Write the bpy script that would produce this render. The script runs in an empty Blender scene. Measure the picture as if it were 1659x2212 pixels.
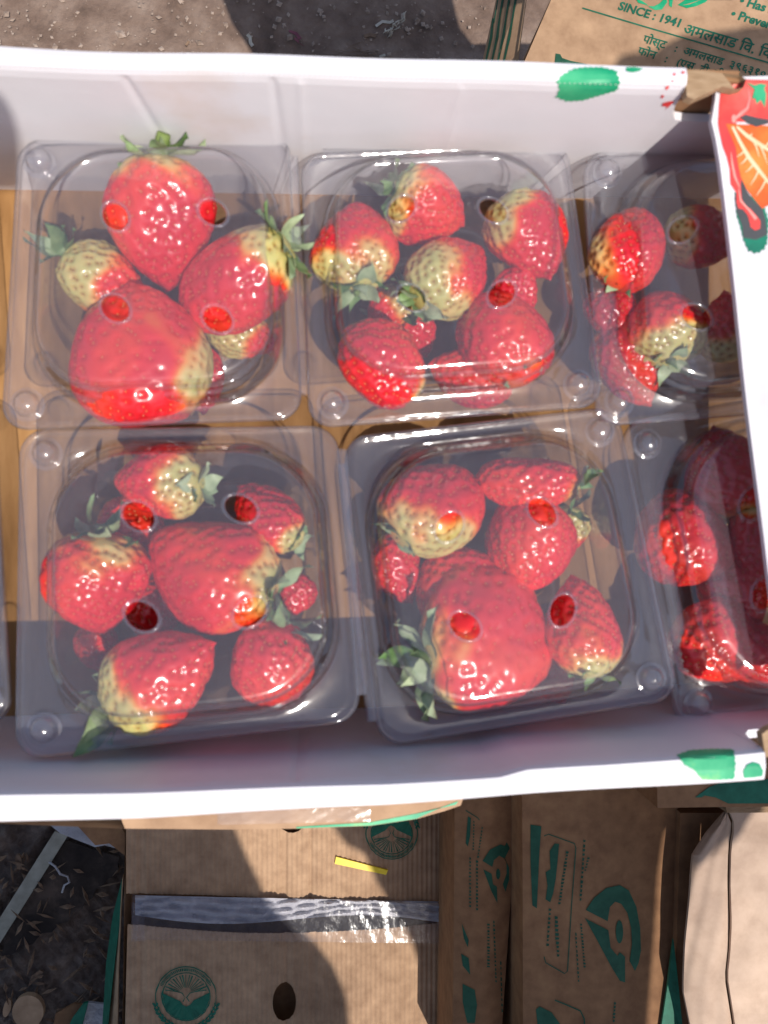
import bpy, math, random
import numpy as np
from mathutils import Vector, Matrix
from mathutils.bvhtree import BVHTree
from mathutils.geometry import delaunay_2d_cdt

random.seed(7); rng = np.random.default_rng(7)
scene = bpy.context.scene
COL = scene.collection
S = 0.01                                   # everything below is written in centimetres

# ------------------------------------------------------------------ camera, sky, sun, exposure
H, F, CX, CY, TH = 34.0, 1659.0, 829.5, 1106.0, math.radians(5.0)
cam = bpy.data.cameras.new('camera'); camo = bpy.data.objects.new('camera', cam); COL.objects.link(camo)
camo.location = (0, 0, H*S); camo.rotation_euler = (0, -TH, 0)
cam.sensor_fit = 'VERTICAL'; cam.sensor_height = 24; cam.lens = 18.0
cam.clip_start = 0.005; cam.clip_end = 50
cam.dof.use_dof = True; cam.dof.focus_distance = 0.80; cam.dof.aperture_fstop = 11.5
scene.camera = camo
KX, KY = 0.22, -0.47                       # towards the sun: (KX, KY, 1)
sun_dir = Vector((KX, KY, 1)).normalized()
world = bpy.data.worlds.new("World"); scene.world = world; world.use_nodes = True
wn = world.node_tree; wn.nodes.clear()
sky = wn.nodes.new('ShaderNodeTexSky'); sky.sky_type = 'NISHITA'; sky.sun_disc = False
sky.sun_elevation = math.asin(sun_dir.z); sky.sun_rotation = math.atan2(sun_dir.x, sun_dir.y)
sky.air_density = 1.0; sky.dust_density = 2.0
bg = wn.nodes.new('ShaderNodeBackground'); bg.inputs['Strength'].default_value = 0.145
wo = wn.nodes.new('ShaderNodeOutputWorld')
wn.links.new(sky.outputs[0], bg.inputs[0]); wn.links.new(bg.outputs[0], wo.inputs[0])
sl = bpy.data.lights.new('sun', 'SUN'); sl.energy = 4.5; sl.angle = math.radians(0.5); sl.color = (1.0, 0.935, 0.86)
so = bpy.data.objects.new('sun', sl); COL.objects.link(so); so.location = (1, -2, 4)
so.rotation_euler = sun_dir.to_track_quat('Z', 'Y').to_euler()
scene.view_settings.view_transform = 'Standard'; scene.view_settings.look = 'None'
scene.view_settings.exposure = 0.08; scene.view_settings.gamma = 1.0
scene.cycles.transparent_max_bounces = 32; scene.cycles.max_bounces = 10
scene.cycles.caustics_reflective = False; scene.cycles.caustics_refractive = False
scene.cycles.use_denoising = True
scene.cycles.sample_clamp_indirect = 4.0

# ------------------------------------------------------------------ pixel -> place
XA = np.array([math.cos(TH), 0, math.sin(TH)]); YA = np.array([0, 1.0, 0]); FA = np.array([math.sin(TH), 0, -math.cos(TH)])
C0 = np.array([0, 0, H])
def ray(a, b): return FA + XA*((a-CX)/F) + YA*((CY-b)/F)
def P(a, b, z):
    d = ray(a, b); return C0 + d*((z-H)/d[2])
def PY(a, b, y):
    d = ray(a, b); return C0 + d*(y/d[1])
def pxcm(z): return F/(H-z)

# ------------------------------------------------------------------ materials
def mat(name, col=(.5,.5,.5), rough=.6, spec=.5, **kw):
    m = bpy.data.materials.new(name); m.use_nodes = True
    b = m.node_tree.nodes['Principled BSDF']
    b.inputs['Base Color'].default_value = (*col, 1); b.inputs['Roughness'].default_value = rough
    b.inputs['Specular IOR Level'].default_value = spec
    for k, v in kw.items(): b.inputs[k.replace('_', ' ')].default_value = v
    return m
def nd(m, t, **kw):
    n = m.node_tree.nodes.new(t)
    for k, v in kw.items(): setattr(n, k, v)
    return n
def lk(m, a, b): m.node_tree.links.new(a, b)
def bsdf(m): return m.node_tree.nodes['Principled BSDF']
def ramp(m, fac, stops, interp='LINEAR'):
    r = nd(m, 'ShaderNodeValToRGB'); cr = r.color_ramp; cr.interpolation = interp
    while len(cr.elements) < len(stops): cr.elements.new(0.5)
    for e, (p, c) in zip(cr.elements, stops): e.position = p; e.color = (*c, 1)
    lk(m, fac, r.inputs[0]); return r.outputs[0]
def noise(m, scale, detail=4, rough=.55, vec=None, stretch=None):
    n = nd(m, 'ShaderNodeTexNoise'); n.inputs['Scale'].default_value = scale
    n.inputs['Detail'].default_value = detail; n.inputs['Roughness'].default_value = rough
    g = nd(m, 'ShaderNodeNewGeometry'); v = g.outputs['Position']
    if stretch:
        mp = nd(m, 'ShaderNodeMapping'); mp.inputs['Scale'].default_value = stretch; lk(m, v, mp.inputs[0]); v = mp.outputs[0]
    lk(m, v, n.inputs['Vector']); return n.outputs['Fac']
def bump(m, h, strength, dist, into=None):
    b = nd(m, 'ShaderNodeBump'); b.inputs['Strength'].default_value = strength; b.inputs['Distance'].default_value = dist
    lk(m, h, b.inputs['Height'])
    if into is None: lk(m, b.outputs[0], bsdf(m).inputs['Normal'])
    return b.outputs[0]
def mixc(m, fac, a, b, mode='MIX'):
    x = nd(m, 'ShaderNodeMix', data_type='RGBA', blend_type=mode)
    if isinstance(fac, float): x.inputs[0].default_value = fac
    else: lk(m, fac, x.inputs[0])
    for i, c in ((6, a), (7, b)):
        if isinstance(c, tuple): x.inputs[i].default_value = (*c, 1)
        else: lk(m, c, x.inputs[i])
    return x.outputs[2]
def varied(name, stops, scale, rough=.7, bs=.3, bd=.001, detail=6, stretch=None, spec=.3, bscale=None):
    m = mat(name, rough=rough, spec=spec)
    f = noise(m, scale, detail, .6, stretch=stretch); lk(m, ramp(m, f, stops), bsdf(m).inputs['Base Color'])
    bump(m, noise(m, bscale or scale*2, 5, .6, stretch=stretch), bs, bd); return m

M_white = varied('white_card', [(.3,(.58,.56,.585)),(.5,(.69,.67,.695)),(.72,(.74,.725,.75))], 9, .48, .25, .0015, spec=.4, bscale=25)
# faint brown scuffs on the white card
def scuffs(m, col=(.55,.42,.30), scale=13, lo=.60, hi=.74, amt=.38):
    b = bsdf(m); src = b.inputs['Base Color'].links[0].from_socket
    f = nd(m, 'ShaderNodeMapRange'); f.inputs[1].default_value = lo; f.inputs[2].default_value = hi; f.inputs[4].default_value = amt
    lk(m, noise(m, scale, 5, .6), f.inputs[0]); lk(m, mixc(m, f.outputs[0], src, col), b.inputs['Base Color'])
scuffs(M_white)
def kraft(name, a, b, c, scale=60, stretch=(1,1,1), bs=.25):
    m = varied(name, [(.3,a),(.5,b),(.72,c)], scale, .82, bs, .0006, 8, stretch, .2)
    big = noise(m, 6, 4, .6)
    src = bsdf(m).inputs['Base Color'].links[0].from_socket
    g = ramp(m, big, [(.3,(.72,.68,.66)),(.62,(1.08,1.04,1.0))])
    lk(m, mixc(m, 1.0, src, g, 'MULTIPLY'), bsdf(m).inputs['Base Color']); return m
M_kraft = kraft('kraft_card', (.31,.20,.125), (.39,.26,.165), (.47,.32,.205))
M_floor = kraft('tray_floor_kraft', (.24,.125,.045), (.33,.18,.07), (.42,.24,.10), 30, (4,.7,1))
M_kdark = kraft('red_brown_kraft', (.20,.105,.055), (.255,.14,.073), (.31,.175,.09))
M_kpale = kraft('pale_card', (.46,.345,.265), (.53,.405,.315), (.58,.45,.355), 50)
M_kedge = kraft('torn_board_edge', (.24,.16,.09), (.33,.23,.14), (.42,.31,.20), 90, (1,6,1), .5)
M_ink = varied('green_ink', [(.3,(.004,.085,.05)),(.7,(.012,.15,.09))], 90, .6, .1, .0003)
M_inkd = varied('dark_green_ink', [(.3,(.008,.06,.035)),(.7,(.02,.10,.06))], 90, .7, .1, .0003)
M_black = varied('hollow_dark', [(.3,(.01,.008,.007)),(.7,(.02,.015,.012))], 40, .9, .1, .0005)
M_ground = varied('trodden_earth', [(.28,(.09,.06,.045)),(.45,(.155,.105,.08)),(.58,(.205,.145,.112)),(.75,(.27,.205,.165))], 22, .92, .9, .006, 12, bscale=60)
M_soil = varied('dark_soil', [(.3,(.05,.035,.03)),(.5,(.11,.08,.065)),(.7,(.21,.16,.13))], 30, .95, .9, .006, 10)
M_blacksheet = varied('black_sheet', [(.3,(.022,.018,.018)),(.5,(.045,.036,.032)),(.66,(.11,.08,.065))], 18, 1.0, .8, .004, spec=.02)
M_straw = varied('dry_straw', [(.3,(.30,.26,.20)),(.7,(.58,.53,.45))], 120, .85, .3, .0006)
M_twig = varied('weathered_strap', [(.3,(.24,.225,.18)),(.7,(.36,.34,.28))], 60, .8, .3, .0006)
M_husk = varied('brown_husk', [(.3,(.10,.06,.04)),(.7,(.26,.17,.11))], 90, .9, .4, .001)
M_petal = varied('purple_petal', [(.3,(.14,.04,.06)),(.7,(.24,.08,.10))], 90, .8, .3, .0006)
M_yellow = varied('yellow_plastic', [(.3,(.80,.58,.02)),(.7,(.88,.66,.04))], 80, .4, .1, .0004)
M_greyfilm = varied('grey_film', [(.3,(.30,.29,.31)),(.7,(.50,.49,.52))], 30, .28, 1.0, .006)
M_stem = varied('green_stem', [(.3,(.10,.16,.04)),(.7,(.22,.28,.09))], 120, .6, .2, .0005)
M_lgreen = varied('print_green', [(.25,(.005,.22,.09)),(.45,(.01,.30,.14)),(.6,(.06,.42,.20)),(.75,(.40,.62,.16))], 28, .45, .05, .0003)
M_dgreen = varied('print_dark_green', [(.3,(.005,.10,.07)),(.7,(.01,.26,.15))], 40, .45, .05, .0003)
M_dgrey = varied('print_shade', [(.3,(.045,.05,.055)),(.7,(.08,.08,.085))], 40, .45, .05, .0003)
M_pred = varied('print_red', [(.3,(.62,.035,.045)),(.55,(.72,.07,.06)),(.75,(.80,.16,.13))], 40, .4, .05, .0003)
M_porange = varied('print_orange', [(.3,(.72,.07,.02)),(.55,(.84,.15,.03)),(.75,(.88,.28,.06))], 45, .4, .05, .0003)
M_pcream = varied('print_cream', [(.3,(.85,.50,.28)),(.7,(.90,.68,.48))], 60, .4, .05, .0003)
M_pink = varied('print_pink', [(.3,(.80,.20,.19)),(.7,(.88,.36,.30))], 60, .4, .05, .0003)
M_denim = varied('blue_cloth', [(.3,(.03,.05,.10)),(.7,(.10,.15,.26))], 40, .9, .5, .002)
M_shade_sheet = varied('shade_sheet_fabric', [(.3,(.10,.11,.13)),(.7,(.18,.19,.22))], 40, .9, .4, .002)  # for the added overhead shadow sheets only

def sepal_mat():
    m = mat('sepal_leaf', rough=.5, spec=.35)
    oi = nd(m, 'ShaderNodeObjectInfo')
    f = noise(m, 160, 4, .6)
    a = ramp(m, f, [(.3,(.045,.12,.03)),(.7,(.15,.26,.075))]); b2 = ramp(m, f, [(.3,(.24,.31,.17)),(.7,(.46,.51,.34))])
    lk(m, mixc(m, oi.outputs['Random'], a, b2), bsdf(m).inputs['Base Color'])
    bump(m, f, .3, .0006); return m
M_sepal = sepal_mat()

def berry_mat():
    m = mat('strawberry_flesh', rough=.24, spec=.5, Coat_Weight=.35, Coat_Roughness=.12, Subsurface_Weight=.12, Subsurface_Scale=.004)
    bsdf(m).inputs['Subsurface Radius'].default_value = (1.0, .25, .12)
    at = nd(m, 'ShaderNodeAttribute', attribute_name='ripe')
    f = noise(m, 130, 5, .6)
    ad = nd(m, 'ShaderNodeMath', operation='MULTIPLY_ADD'); ad.inputs[1].default_value = .30
    sb = nd(m, 'ShaderNodeMath', operation='SUBTRACT'); sb.inputs[1].default_value = .5; lk(m, f, sb.inputs[0])
    lk(m, sb.outputs[0], ad.inputs[0]); lk(m, at.outputs['Fac'], ad.inputs[2])
    c = ramp(m, ad.outputs[0], [(0,(.46,.42,.15)),(.14,(.62,.44,.17)),(.30,(.70,.30,.08)),(.46,(.70,.12,.025)),(.62,(.72,.05,.022)),(.80,(.66,.022,.024)),(1,(.54,.012,.024))])
    dm = nd(m, 'ShaderNodeAttribute', attribute_name='pit')
    pit = mixc(m, dm.outputs['Fac'], c, mixc(m, 1.0, c, (.86,.60,.45), 'MULTIPLY'))
    lk(m, pit, bsdf(m).inputs['Base Color'])
    bump(m, noise(m, 420, 4, .6), .12, .0006); return m
M_berry = berry_mat()
def seed_mat():
    m = mat('strawberry_seed', rough=.16, spec=.6)
    at = nd(m, 'ShaderNodeAttribute', attribute_name='ripe')
    lk(m, ramp(m, at.outputs['Fac'], [(0,(.26,.15,.04)),(.35,(.36,.14,.03)),(.6,(.62,.19,.07)),(1,(.60,.13,.06))]), bsdf(m).inputs['Base Color']); return m
M_seed = seed_mat()

def plastic(name, haze=.10, gloss=1.0, rough=.07, bscale=45, bstr=.25, tint=(.97,.975,.985)):
    m = bpy.data.materials.new(name); m.use_nodes = True; nt = m.node_tree; nt.nodes.clear()
    out = nd(m, 'ShaderNodeOutputMaterial')
    tr = nd(m, 'ShaderNodeBsdfTransparent')
    df = nd(m, 'ShaderNodeBsdfDiffuse'); df.inputs[0].default_value = (.80,.81,.97,1)
    tl = nd(m, 'ShaderNodeBsdfTranslucent'); tl.inputs[0].default_value = (.80,.81,.97,1)
    gl = nd(m, 'ShaderNodeBsdfGlossy'); gl.inputs['Roughness'].default_value = rough
    lw = nd(m, 'ShaderNodeLayerWeight'); lw.inputs['Blend'].default_value = .5
    nm = bump(m, noise(m, bscale, 3, .5), bstr, .0015, 1)
    for n in (df, tl, gl): lk(m, nm, n.inputs['Normal'])
    pw = nd(m, 'ShaderNodeMath', operation='POWER'); pw.inputs[1].default_value = 2.5; lk(m, lw.outputs['Facing'], pw.inputs[0])
    lk(m, mixc(m, pw.outputs[0], tint, (.42,.42,.46)), tr.inputs[0])
    ml = nd(m, 'ShaderNodeMath', operation='MULTIPLY_ADD'); ml.inputs[1].default_value = .72*gloss; ml.inputs[2].default_value = .065*gloss
    lk(m, pw.outputs[0], ml.inputs[0])
    hz = nd(m, 'ShaderNodeMixShader'); hz.inputs[0].default_value = .35; lk(m, df.outputs[0], hz.inputs[1]); lk(m, tl.outputs[0], hz.inputs[2])
    # thin haze, a little stronger where the film is seen edge-on
    hf = nd(m, 'ShaderNodeMath', operation='MULTIPLY_ADD'); hf.inputs[1].default_value = .22; hf.inputs[2].default_value = haze; lk(m, pw.outputs[0], hf.inputs[0])
    a = nd(m, 'ShaderNodeMixShader'); lk(m, hf.outputs[0], a.inputs[0]); lk(m, tr.outputs[0], a.inputs[1]); lk(m, hz.outputs[0], a.inputs[2])
    b = nd(m, 'ShaderNodeMixShader'); lk(m, ml.outputs[0], b.inputs[0]); lk(m, a.outputs[0], b.inputs[1]); lk(m, gl.outputs[0], b.inputs[2])
    lk(m, b.outputs[0], out.inputs[0]); return m
M_lid = plastic('clear_lid_plastic', .066, 1.4, .085, 36, .7, (.955,.957,.965))
M_wall = plastic('clear_drawn_wall', .02, 1.5, .085, 48, .9, (.955,.957,.965))
M_tub = plastic('clear_tub_plastic', .035, 1.0, .08, 22, .8, (.93,.932,.95))
M_tape = plastic('clear_tape', .07, .5, .16, 45, .8)

# ------------------------------------------------------------------ object helpers
LOC = {}
def tag(o, label=None, cat=None, group=None, kind=None):
    if label: o['label'] = label
    if cat: o['category'] = cat
    if group: o['group'] = group
    if kind: o['kind'] = kind
    return o
def thing(name, loc, label, cat, group=None):
    o = bpy.data.objects.new(name, None); COL.objects.link(o); o.empty_display_size = .02
    loc = np.array(loc, float); o.location = loc*S; LOC[o] = loc
    return tag(o, label, cat, group)
def mk(name, V, Fc, m, parent=None, smooth=False, origin=None, attrs=None):
    V = np.asarray(V, float)
    if origin is None: origin = np.array([*((V.min(0)+V.max(0))[:2]/2), V[:,2].min()])
    origin = np.array(origin, float)
    me = bpy.data.meshes.new(name); me.from_pydata(((V-origin)*S).tolist(), [], [list(map(int, f)) for f in Fc]); me.update()
    if smooth: me.polygons.foreach_set('use_smooth', [True]*len(me.polygons))
    for k, a in (attrs or {}).items():
        at = me.attributes.new(k, 'FLOAT', 'POINT'); at.data.foreach_set('value', np.asarray(a, np.float32))
    me.materials.append(m)
    o = bpy.data.objects.new(name, me); COL.objects.link(o)
    if parent is not None:
        o.parent = parent; o.location = (origin-LOC[parent])*S
    else: o.location = origin*S
    LOC[o] = origin; return o
def used_only(V, Fc):
    ids = sorted({i for f in Fc for i in f}); mp = {j: i for i, j in enumerate(ids)}
    return np.asarray(V)[ids], [[mp[i] for i in f] for f in Fc]
class MB:
    def __init__(s): s.V = []; s.F = []
    def add(s, V, Fc):
        n = len(s.V); s.V += [list(v) for v in V]; s.F += [[i+n for i in f] for f in Fc]; return s
    def out(s, name, m, parent=None, **k): return mk(name, s.V, s.F, m, parent, **k)
def grid_faces(nr, nc, wrap=False, flip=False):
    f = []
    for i in range(nr-1):
        for j in range(nc if wrap else nc-1):
            k = (j+1) % nc; q = [i*nc+j, i*nc+k, (i+1)*nc+k, (i+1)*nc+j]
            f.append(q[::-1] if flip else q)
    return f
def inside(pt, loops):
    x, y = pt; c = False
    for L in loops:
        n = len(L); j = n-1
        for i in range(n):
            xi, yi = L[i]; xj, yj = L[j]
            if (yi > y) != (yj > y) and x < (xj-xi)*(y-yi)/(yj-yi)+xi: c = not c
            j = i
    return c
def tri2d(loops, step=None):
    """even-odd triangulation of closed loops with interior grid points"""
    pts, ed = [], []
    for L in loops:
        n0 = len(pts)
        for i, p in enumerate(L): pts.append(Vector((float(p[0]), float(p[1])))); ed.append((n0+i, n0+(i+1) % len(L)))
    if step:
        A = np.array([p for L in loops for p in L], float); lo, hi = A.min(0), A.max(0)
        for x in np.arange(lo[0]+step/2, hi[0], step):
            for y in np.arange(lo[1]+step/2, hi[1], step):
                if inside((x, y), loops) and np.min(np.hypot(A[:,0]-x, A[:,1]-y)) > step*.35: pts.append(Vector((x, y)))
    v, e, f, *_ = delaunay_2d_cdt(pts, ed, [], 0, 1e-5)
    out = [t for t in f if inside((sum(v[i].x for i in t)/len(t), sum(v[i].y for i in t)/len(t)), loops)]
    return [(p.x, p.y) for p in v], out
def prism(loops_xyz_top, thick, down=(0,0,-1)):
    """solid from a planar-ish outline (list of 3D points) pushed along down"""
    L = np.array(loops_xyz_top, float); n = len(L)
    v, f = tri2d([L[:,:2]]) if abs(down[2]) > .5 else (None, None)
    D = np.array(down, float)*thick
    V = np.vstack([L, L+D]); Fc = []
    idx = {}
    for i, p in enumerate(L): idx[(round(p[0],4), round(p[1],4))] = i
    for t in f:
        try: q = [idx[(round(v[i][0],4), round(v[i][1],4))] for i in t]
        except KeyError: continue
        a, b, c = (V[i] for i in q)
        if np.cross(b-a, c-a)[2] < 0: q = q[::-1]
        Fc.append(q); Fc.append([i+n for i in q[::-1]])
    A = sum(L[i][0]*L[(i+1)%n][1]-L[(i+1)%n][0]*L[i][1] for i in range(n))
    for i in range(n):
        j = (i+1) % n; q = [i, i+n, j+n, j]
        Fc.append(q if A > 0 else q[::-1])
    return V, Fc
def bvh_of(o):
    me = o.data; off = LOC[o]
    return BVHTree.FromPolygons([tuple(np.array(v.co)/S+off) for v in me.vertices], [tuple(p.vertices) for p in me.polygons])
def decal_pts(pts, bv, off):
    out = []
    for a, b in pts:
        d = Vector(ray(a, b)).normalized(); r = bv.ray_cast(Vector(C0), d)
        if r[0] is None: r = bv.find_nearest(Vector(P(a, b, 0)))
        n = r[1].copy()
        if n.dot(d) > 0: n = -n
        out.append(np.array(r[0]+n*off))
    return np.array(out)
def decal(name, loops, bv, m, parent, off=.03, step=None):
    v, f = tri2d(loops, step); V = decal_pts(v, bv, off)
    # faces towards the camera
    F2 = []
    for t in f:
        a, b, c = V[t[0]], V[t[1]], V[t[2]]
        F2.append(t if np.dot(np.cross(b-a, c-a), C0-a) > 0 else t[::-1])
    V, F2 = used_only(V, F2)
    return mk(name, V, F2, m, parent)
def multi_decal(name, polys, bv, m, parent, off=.03, step=None):
    B = MB()
    for loops in polys:
        v, f = tri2d(loops, step); V = decal_pts(v, bv, off); F2 = []
        for t in f:
            a, b, c = V[t[0]], V[t[1]], V[t[2]]
            F2.append(t if np.dot(np.cross(b-a, c-a), C0-a) > 0 else t[::-1])
        B.add(V, F2)
    return B.out(name, m, parent)
def ell(cx, cy, rx, ry, a=0, n=24):
    a = math.radians(a); return [(cx+rx*math.cos(t)*math.cos(a)-ry*math.sin(t)*math.sin(a), cy+rx*math.cos(t)*math.sin(a)+ry*math.sin(t)*math.cos(a)) for t in np.linspace(0, 2*math.pi, n, endpoint=False)]
def band(pts, w):
    """thin polygon along a polyline; w number or list"""
    pts = np.array(pts, float); n = len(pts); W = np.full(n, w, float) if np.isscalar(w) else np.array(w, float)
    T = np.gradient(pts, axis=0); T /= np.linalg.norm(T, axis=1)[:,None]+1e-9; N = np.stack([-T[:,1], T[:,0]], 1)
    return [tuple(p) for p in pts+N*W[:,None]/2]+[tuple(p) for p in (pts-N*W[:,None]/2)[::-1]]
def tube(pts, r, n=8):
    pts = np.array(pts, float); k = len(pts); R = np.full(k, r) if np.isscalar(r) else np.array(r)
    T = np.gradient(pts, axis=0); T /= np.linalg.norm(T, axis=1)[:,None]+1e-9
    V = []
    for p, t, rr in zip(pts, T, R):
        u = np.cross(t, [0.3,.2,1]); u /= np.linalg.norm(u)+1e-9; w = np.cross(t, u)
        V += [p+rr*(math.cos(q)*u+math.sin(q)*w) for q in np.linspace(0, 2*math.pi, n, endpoint=False)]
    Fc = grid_faces(k, n, True)+[list(range(n))[::-1], [(k-1)*n+i for i in range(n)]]
    return V, Fc
def wob(x, seed, k=3):
    r = np.random.default_rng(seed); o = 0
    for i in range(k): o = o+np.sin(np.asarray(x)*(1.3**i)*r.uniform(.7,1.3)+r.uniform(0,6.28))/k
    return o

# ------------------------------------------------------------------ the ground
gx = np.linspace(-160, 160, 161); gy = np.linspace(-160, 160, 161); GZ = -76.0
X, Y = np.meshgrid(gx, gy); Zg = GZ+.35*np.sin(X*.31+1.3*np.sin(Y*.17))*np.cos(Y*.27)+.2*np.sin(X*.9+Y*.7)
tag(mk('ground', np.stack([X, Y, Zg], -1).reshape(-1,3), grid_faces(161, 161), M_ground, smooth=True), kind='structure')

# ------------------------------------------------------------------ the white tray
RZ = 9.0
tray = thing('cardboard_tray', P(684, 1106, -.3), 'open white cardboard tray with brown bottom holding clear boxes of strawberries', 'tray')
def wall(name, in_line, out_line, xs, creases, sign, seed):
    """folded double wall; in_line(x px) -> fold px y at the rim, sign=+1 far wall, -1 near wall"""
    rows = []
    for a in xs:
        pi = P(a, in_line(a), RZ); po = P(a, out_line(a), RZ-.15)
        w = .05*wob(pi[0]*.5, seed)
        cr = sum(d*math.exp(-((pi[0]-c)/.13)**2) for c, d in creases)
        prof = []
        for z in np.linspace(0, RZ-.5, 12):
            k = z/RZ; lean = .12*(1-k); cc = sum(d*math.exp(-((pi[0]-(c+s*(RZ-z)))/(.13+.02*(RZ-z)))**2) for c, d, s in creases2)*sign if creases2 else 0
            prof.append(np.array([pi[0], pi[1]-sign*lean+w*k+cc*min(1, k*3), z]))
        prof.append(np.array([pi[0], pi[1]+sign*.03+w, RZ-.2])); prof.append(np.array([pi[0], pi[1]+sign*.10+w, RZ]))
        prof.append(np.array([pi[0], (pi[1]+po[1])/2+w, RZ+.06])); prof.append(np.array([pi[0], po[1]-sign*.08+w, RZ-.03]))
        prof.append(np.array([pi[0], po[1]+w, RZ-.2]))
        for z in (7, 4, 1.5, -.25): prof.append(np.array([pi[0], po[1]+w, z]))
        prof.append(np.array([pi[0], pi[1]-sign*.12, -.25]))
        rows.append(prof)
    nr, nc = len(rows), len(rows[0]); V = np.array(rows).reshape(-1, 3)
    Fc = grid_faces(nr, nc, True, flip=(sign > 0)); Fc += [list(range(nc)), [(nr-1)*nc+i for i in range(nc)][::-1]]
    return mk(name, V, Fc, M_white, tray, smooth=False)
far_in = lambda a: 145+a*(43/1480); far_out = lambda a: 100+a*(46/1480)+2*math.sin(a/240)
def near_in(a): return float(np.interp(a, [-600,0,300,830,1080,1140,1300,1659,2100], [1738,1712,1706,1688,1673,1657,1648,1618,1585]))
def near_out(a): return float(np.interp(a, [-600,0,300,830,1139,1659,2100], [1800,1777,1768,1739,1716,1684,1652]))
c270 = P(262, 160, RZ)[0]; c590 = P(588, 160, RZ)[0]
creases2 = [(c270, .07, .10), (c590, .055, .02), (c590+.9, -.03, .0), (P(1000,170,RZ)[0], -.02, .05)]
xsf = np.concatenate([np.linspace(-420, 200, 30), np.linspace(205, 340, 50), np.linspace(345, 540, 12), np.linspace(545, 660, 50), np.linspace(670, 1483, 60)])
wall_far = wall('side_wall', far_in, far_out, xsf, [], 1, 3)
creases2 = [(P(640, 1690, RZ)[0], .08, 0.0)]
wall_near = wall('side_wall', near_in, near_out, np.linspace(-420, 1652, 150), [], -1, 5)
creases2 = []
yN0, yF0 = P(0, near_in(0), RZ)[1], P(0, far_in(0), RZ)[1]
XL, XR = -26.5, 24.0
fl = [(XL, P(-420, near_in(-420), RZ)[1]-.3, 0)]+[(P(a, near_in(a), RZ)[0], P(a, near_in(a), RZ)[1]-.3, 0) for a in (0, 400, 830, 1200, 1500, 1652)]+[(XR, P(1652, near_in(1652), RZ)[1]+.6, 0), (XR, 14.6, 0), (XL, 14.9, 0)]
V, Fc = prism(fl, .25); mk('tray_floor', V, Fc, M_floor, tray)
def wob_board(name, quad, thick, m, parent, n=14):
    pass
B = MB()
for a in np.arange(-300, 1476, 11.0):
    b = far_in(a)-1.2; q = [P(a,b-.4,RZ+.05),P(a+4,b-.2,RZ+.05),P(a+4,b+1.1,RZ+.03),P(a,b+.9,RZ+.03)]
    B.add(q, [(3,2,1,0)])
o = B.out('fold_perforation', varied('perforation_yellowed', [(.3,(.60,.57,.54)),(.7,(.68,.66,.67))], 40, .7), tray); o['kind'] = 'stuff'
xe = [(1480, 8.9), (1486, 8.6), (1492, 7.9), (1502, 7.3), (1520, 6.9), (1545, 6.8), (1590, 6.8), (1660, 6.8), (1800, 6.8), (2040, 6.8)]
B = MB()
for yo in (0, .3):
    Vx = []
    for a, zt in xe:
        p = P(a, far_in(a), RZ); Vx += [[p[0], p[1]+yo-.02, zt], [p[0], p[1]+yo-.02, 3.0], [p[0], p[1]+yo-.02, -.2]]
    B.add(Vx, grid_faces(len(xe), 3, flip=(yo > 0)))
n0 = 3*len(xe); B.F += [[i*3, i*3+3, n0+i*3+3, n0+i*3] for i in range(len(xe)-1)]
B.out('side_wall', M_white, tray)
xe = [(1650, 8.9), (1658, 8.0), (1670, 7.3), (1690, 6.9), (1800, 6.8), (2040, 6.8)]
B = MB()
for yo in (0, -.3):
    Vx = []
    for a, zt in xe:
        p = P(a, near_in(a), RZ); Vx += [[p[0], p[1]+yo+.02, zt], [p[0], p[1]+yo+.06, 3.0], [p[0], p[1]+yo+.12, -.2]]
    B.add(Vx, grid_faces(len(xe), 3, flip=(yo == 0)))
n0 = 3*len(xe); B.F += [[i*3, i*3+3, n0+i*3+3, n0+i*3] for i in range(len(xe)-1)]
B.out('side_wall', M_white, tray)
p0, p1 = P(1484, far_in(1484), RZ), P(1606, far_in(1606), RZ)
V, Fc = prism([(p0[0], p0[1]+.36, RZ-.25), (p1[0], p1[1]+.36, RZ-.25), (p1[0], p1[1]+.75, RZ-.25), (p0[0], p0[1]+.75, RZ-.25)], RZ-.5)
mk('inner_board', V, Fc, M_kdark, tray)
# end walls (mostly out of the picture)
for x0, nm in ((XL-.4, 'end_wall'), (XR+.05, 'end_wall')):
    V, Fc = prism([(x0,-9.3,RZ-.3),(x0+.35,-9.3,RZ-.3),(x0+.35,14.5,RZ-.3),(x0,14.5,RZ-.3)], RZ-.0); mk(nm, V, Fc, M_white if x0 < 0 else M_kdark, tray)
# torn brown corner tab where the far wall ends (hand-hole corner), and its twin on the near side
def tab(pts, z, bend, name='corner_tab', m=M_kedge):
    L = [P(a, b, z+bend*i/len(pts)) for i, (a, b) in enumerate(pts)]
    V, Fc = prism(L, .35); return mk(name, V, Fc, m, tray)
tab([(1478,152),(1500,151),(1530,153),(1560,158),(1600,163),(1612,172),(1606,189),(1588,193),(1560,186),(1540,196),(1518,206),(1498,214),(1484,208)], RZ-.05, -.0)
tab([(1646,1586),(1662,1574),(1700,1560),(1700,1632),(1654,1636),(1650,1612)], RZ-.1, 0)

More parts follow.
